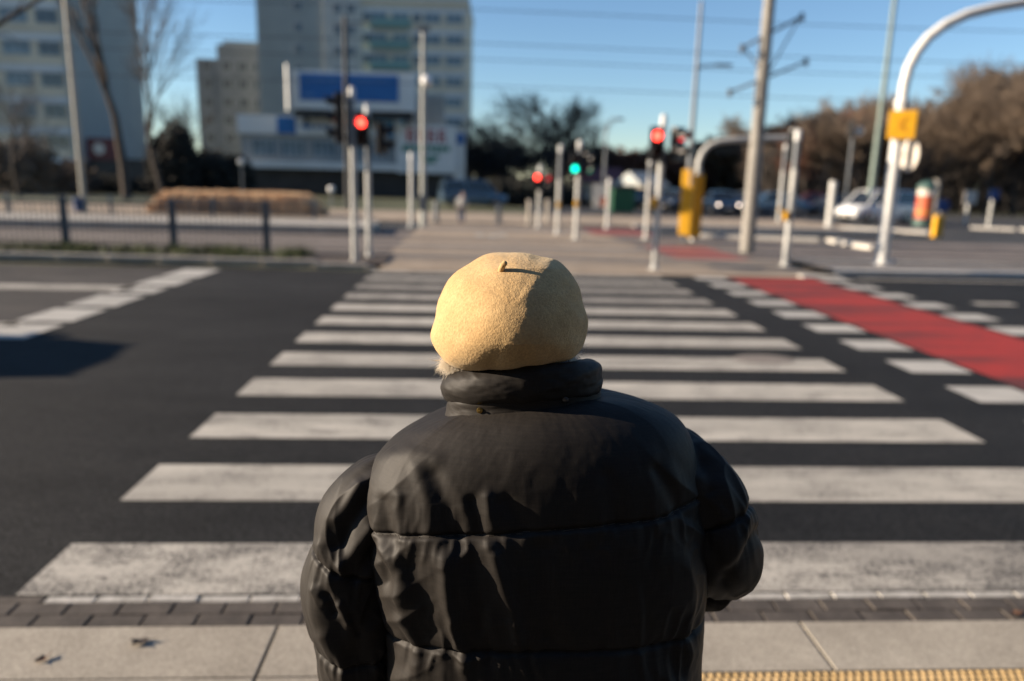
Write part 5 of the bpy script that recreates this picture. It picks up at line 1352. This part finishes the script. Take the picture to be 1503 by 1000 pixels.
    for i, k in zip(ii, kk):
        p = P[i, k]-ORG; nn = Nn[i, k]; d = nn*r2.uniform(.4, 1)+r2.normal(0, .55, 3); d *= r2.uniform(.0010, .0024)/np.linalg.norm(d)
        s = np.cross(d, nn+.01); s = s/max(1e-9, np.linalg.norm(s))*.00011; b = len(fv); fv += [p-s, p+s, p+d]; ff.append((b, b+1, b+2))
    fz = MB(); fz.v = [tuple(v) for v in fv]; fz.f = ff; fz.m = [0]*len(ff); fz.build('felt_fuzz', M['felt'], beret, fixn=False)['kind'] = 'stuff'
    p = nearest_on(P, 735, 393)-ORG
    na = np.array([.05, -.62, .78])
    MB().tube([p-na*.005, p+na*.004, p+na*.010+RT*.0015, p+na*.0155+RT*.004], [.0056, .0052, .0050, .0044], 12).ball(p+na*.0155+RT*.0042, .0047, 10).build('stem', M['felt'], beret, smooth=True)
    # ---------------- hair: scalp and loose strands under the rim
    hr = MB(); hr.ball(hd+Vector((0, -.012, .010)), (.082, .088, .078), 24)
    rr = random.Random(12)
    def strand(x, y, Y, dx, dy, l, r=.00042):
        a = Vector(at(x, y, Y)-ORG); d = Vector((dx, rr.gauss(-.15, .3), dy)).normalized()*l; c = Vector((rr.gauss(-.05, .14), rr.gauss(0, .15), rr.gauss(0, .12)))*l
        hr.tube([a, a+d*.35+c*.15, a+d*.7+c*.5, a+d+c], [r, r, r*.8, r*.3], 3, cap=False)
    for _ in range(900):
        f = rr.random(); strand(653+30*f+rr.gauss(0, 2), 524+12*f+rr.gauss(0, 2), YB+.030+rr.gauss(0, .014), -.42+rr.gauss(0, .12)+.45*f, -.95, rr.uniform(.014, .030), .00030)
    for _ in range(9): strand(652+rr.gauss(0, 3), 530+rr.gauss(0, 4), YB+.02, -1, rr.gauss(.0, .35), rr.uniform(.012, .026), .0003)
    for _ in range(110): strand(838+rr.gauss(0, 4), 524+rr.gauss(0, 4), YB+.05+rr.gauss(0, .02), .55+rr.gauss(0, .35), -.8, rr.uniform(.010, .026))
    for _ in range(16): strand(845+rr.gauss(0, 3), 514+rr.gauss(0, 4), YB+.05, 1, rr.gauss(.1, .3), rr.uniform(.01, .026), .0003)
    hr.build('hair', M['hair'], body, smooth=True, fixn=False)
woman()

def pedestrian():
    g = gz(677, 331); ORG = Vector((g[0], g[1], .07))
    h = 1.22; k = h/1.6
    J = {'pelvis': (Vector((0, 0, .80*k)), (.13*k, .10*k)), 'chest': (Vector((.03, .03, 1.15*k)), (.15*k, .11*k)), 'neck': (Vector((.05, .06, 1.34*k)), .055*k), 'head': (Vector((.06, .09, 1.44*k)), (.075*k, .085*k)), 'crown': (Vector((.06, .09, 1.53*k)), .06*k),
         'sl': (Vector((-.17*k, .04, 1.24*k)), .055*k), 'el': (Vector((-.22*k, .0, 1.0*k)), .042*k), 'wl': (Vector((-.20*k, .10, .80*k)), .03*k), 'sr': (Vector((.20*k, .04, 1.24*k)), .055*k), 'er': (Vector((.26*k, .0, 1.0*k)), .042*k), 'wr': (Vector((.24*k, .12, .82*k)), .03*k),
         'hl': (Vector((-.09*k, 0, .76*k)), .08*k), 'kl': (Vector((-.09*k, .10, .42*k)), .055*k), 'al': (Vector((-.09*k, .05, .07*k)), .04*k), 'tl': (Vector((-.10*k, .19, .03)), .032*k), 'hr': (Vector((.09*k, 0, .76*k)), .08*k), 'kr': (Vector((.10*k, .0, .42*k)), .055*k), 'ar': (Vector((.10*k, -.12, .08*k)), .04*k), 'tr': (Vector((.11*k, .02, .03)), .032*k)}
    E_ = [('pelvis', 'chest'), ('chest', 'neck'), ('neck', 'head'), ('head', 'crown'), ('chest', 'sl'), ('sl', 'el'), ('el', 'wl'), ('chest', 'sr'), ('sr', 'er'), ('er', 'wr'), ('pelvis', 'hl'), ('hl', 'kl'), ('kl', 'al'), ('al', 'tl'), ('pelvis', 'hr'), ('hr', 'kr'), ('kr', 'ar'), ('ar', 'tr')]
    b = skin_mesh('person', J, E_, M['skin'], None, 1); b.location = ORG
    parts = make_hand(J['wl'][0], (.05, .2, -1), (1, 0, 0), .8, 1, .4)+make_hand(J['wr'][0], (-.05, .2, -1), (-1, 0, 0), .8, -1, .4)
    parts.append(skin_mesh('nose', {'a': (J['head'][0]+Vector((0, .085*k, .01)), .010), 'b': (J['head'][0]+Vector((0, .10*k, -.012)), .012)}, [('a', 'b')], M['skin']))
    join_into(b, parts)
    tag(b, 'small far pedestrian in a light jacket and blue trousers walking away across the tracks', 'person')
    JJ = {n: (v[0], (v[1][0]+.03, v[1][1]+.03) if hasattr(v[1], '__len__') else v[1]+.022) for n, v in J.items()}
    jk = {n: JJ[n] for n in ('pelvis', 'chest', 'sl', 'el', 'wl', 'sr', 'er', 'wr')}; jk['wl'] = (jk['wl'][0]+Vector((0, 0, .03)), .04); jk['wr'] = (jk['wr'][0]+Vector((0, 0, .03)), .04)
    skin_mesh('jacket', jk, [('pelvis', 'chest'), ('chest', 'sl'), ('sl', 'el'), ('el', 'wl'), ('chest', 'sr'), ('sr', 'er'), ('er', 'wr')], M['jacket'], b)
    tj = {n: JJ[n] for n in ('pelvis', 'hl', 'kl', 'al', 'hr', 'kr', 'ar')}; tj['pelvis'] = (tj['pelvis'][0]-Vector((0, 0, .04)), (.13*k, .11*k))
    skin_mesh('trousers', tj, [('pelvis', 'hl'), ('hl', 'kl'), ('kl', 'al'), ('pelvis', 'hr'), ('hr', 'kr'), ('kr', 'ar')], M['denim'], b)
    MB().ball(J['crown'][0]+Vector((0, -.012, -.02)), (.085*k, .09*k, .085*k), 16).build('hair', M['greyhair'], b, smooth=True)
pedestrian()

# ================================================================== LIGHT, SKY, CAMERA
SUN_EL, SUN_BACK = R(17), R(-2.5)
w = bpy.data.worlds.new('World'); S.world = w; w.use_nodes = True
N_ = w.node_tree.nodes; L_ = w.node_tree.links; bg = N_['Background']
sk = N_.new('ShaderNodeTexSky'); sk.sky_type = 'NISHITA'; sk.sun_disc = False; sk.sun_elevation = SUN_EL
sk.sun_rotation = R(-90)-SUN_BACK
sk.air_density = 1.0; sk.dust_density = 0; sk.ozone_density = 3.8; sk.altitude = 0
L_.new(sk.outputs[0], bg.inputs['Color']); bg.inputs['Strength'].default_value = .072
sd = bpy.data.lights.new('sun', 'SUN'); sd.energy = 5.0; sd.angle = R(.53); sd.color = (1.0, .83, .64)
so = bpy.data.objects.new('sun', sd); COL.objects.link(so)
trav = Vector((math.cos(SUN_BACK)*math.cos(SUN_EL), math.sin(SUN_BACK)*math.cos(SUN_EL), -math.sin(SUN_EL)))
so.rotation_euler = trav.to_track_quat('-Z', 'Y').to_euler(); so.location = (-20, -5, 15)
cd = bpy.data.cameras.new('camera'); cam = bpy.data.objects.new('camera', cd); COL.objects.link(cam)
cd.sensor_width = 36; cd.lens = F_PX/1503*36; cd.clip_start = .05; cd.clip_end = 2000
cam.matrix_world = Matrix(((RT[0], UP[0], -FW[0], 0), (RT[1], UP[1], -FW[1], 0), (RT[2], UP[2], -FW[2], H_CAM), (0, 0, 0, 1)))
cd.dof.use_dof = True; cd.dof.focus_distance = 1.22; cd.dof.aperture_fstop = 1.75
S.camera = cam
S.view_settings.view_transform = 'Standard'; S.view_settings.look = 'None'; S.view_settings.gamma = 1; S.view_settings.exposure = 1.22
S.render.engine = 'CYCLES'; S.cycles.use_denoising = True
S.render.resolution_x = 1024; S.render.resolution_y = 681
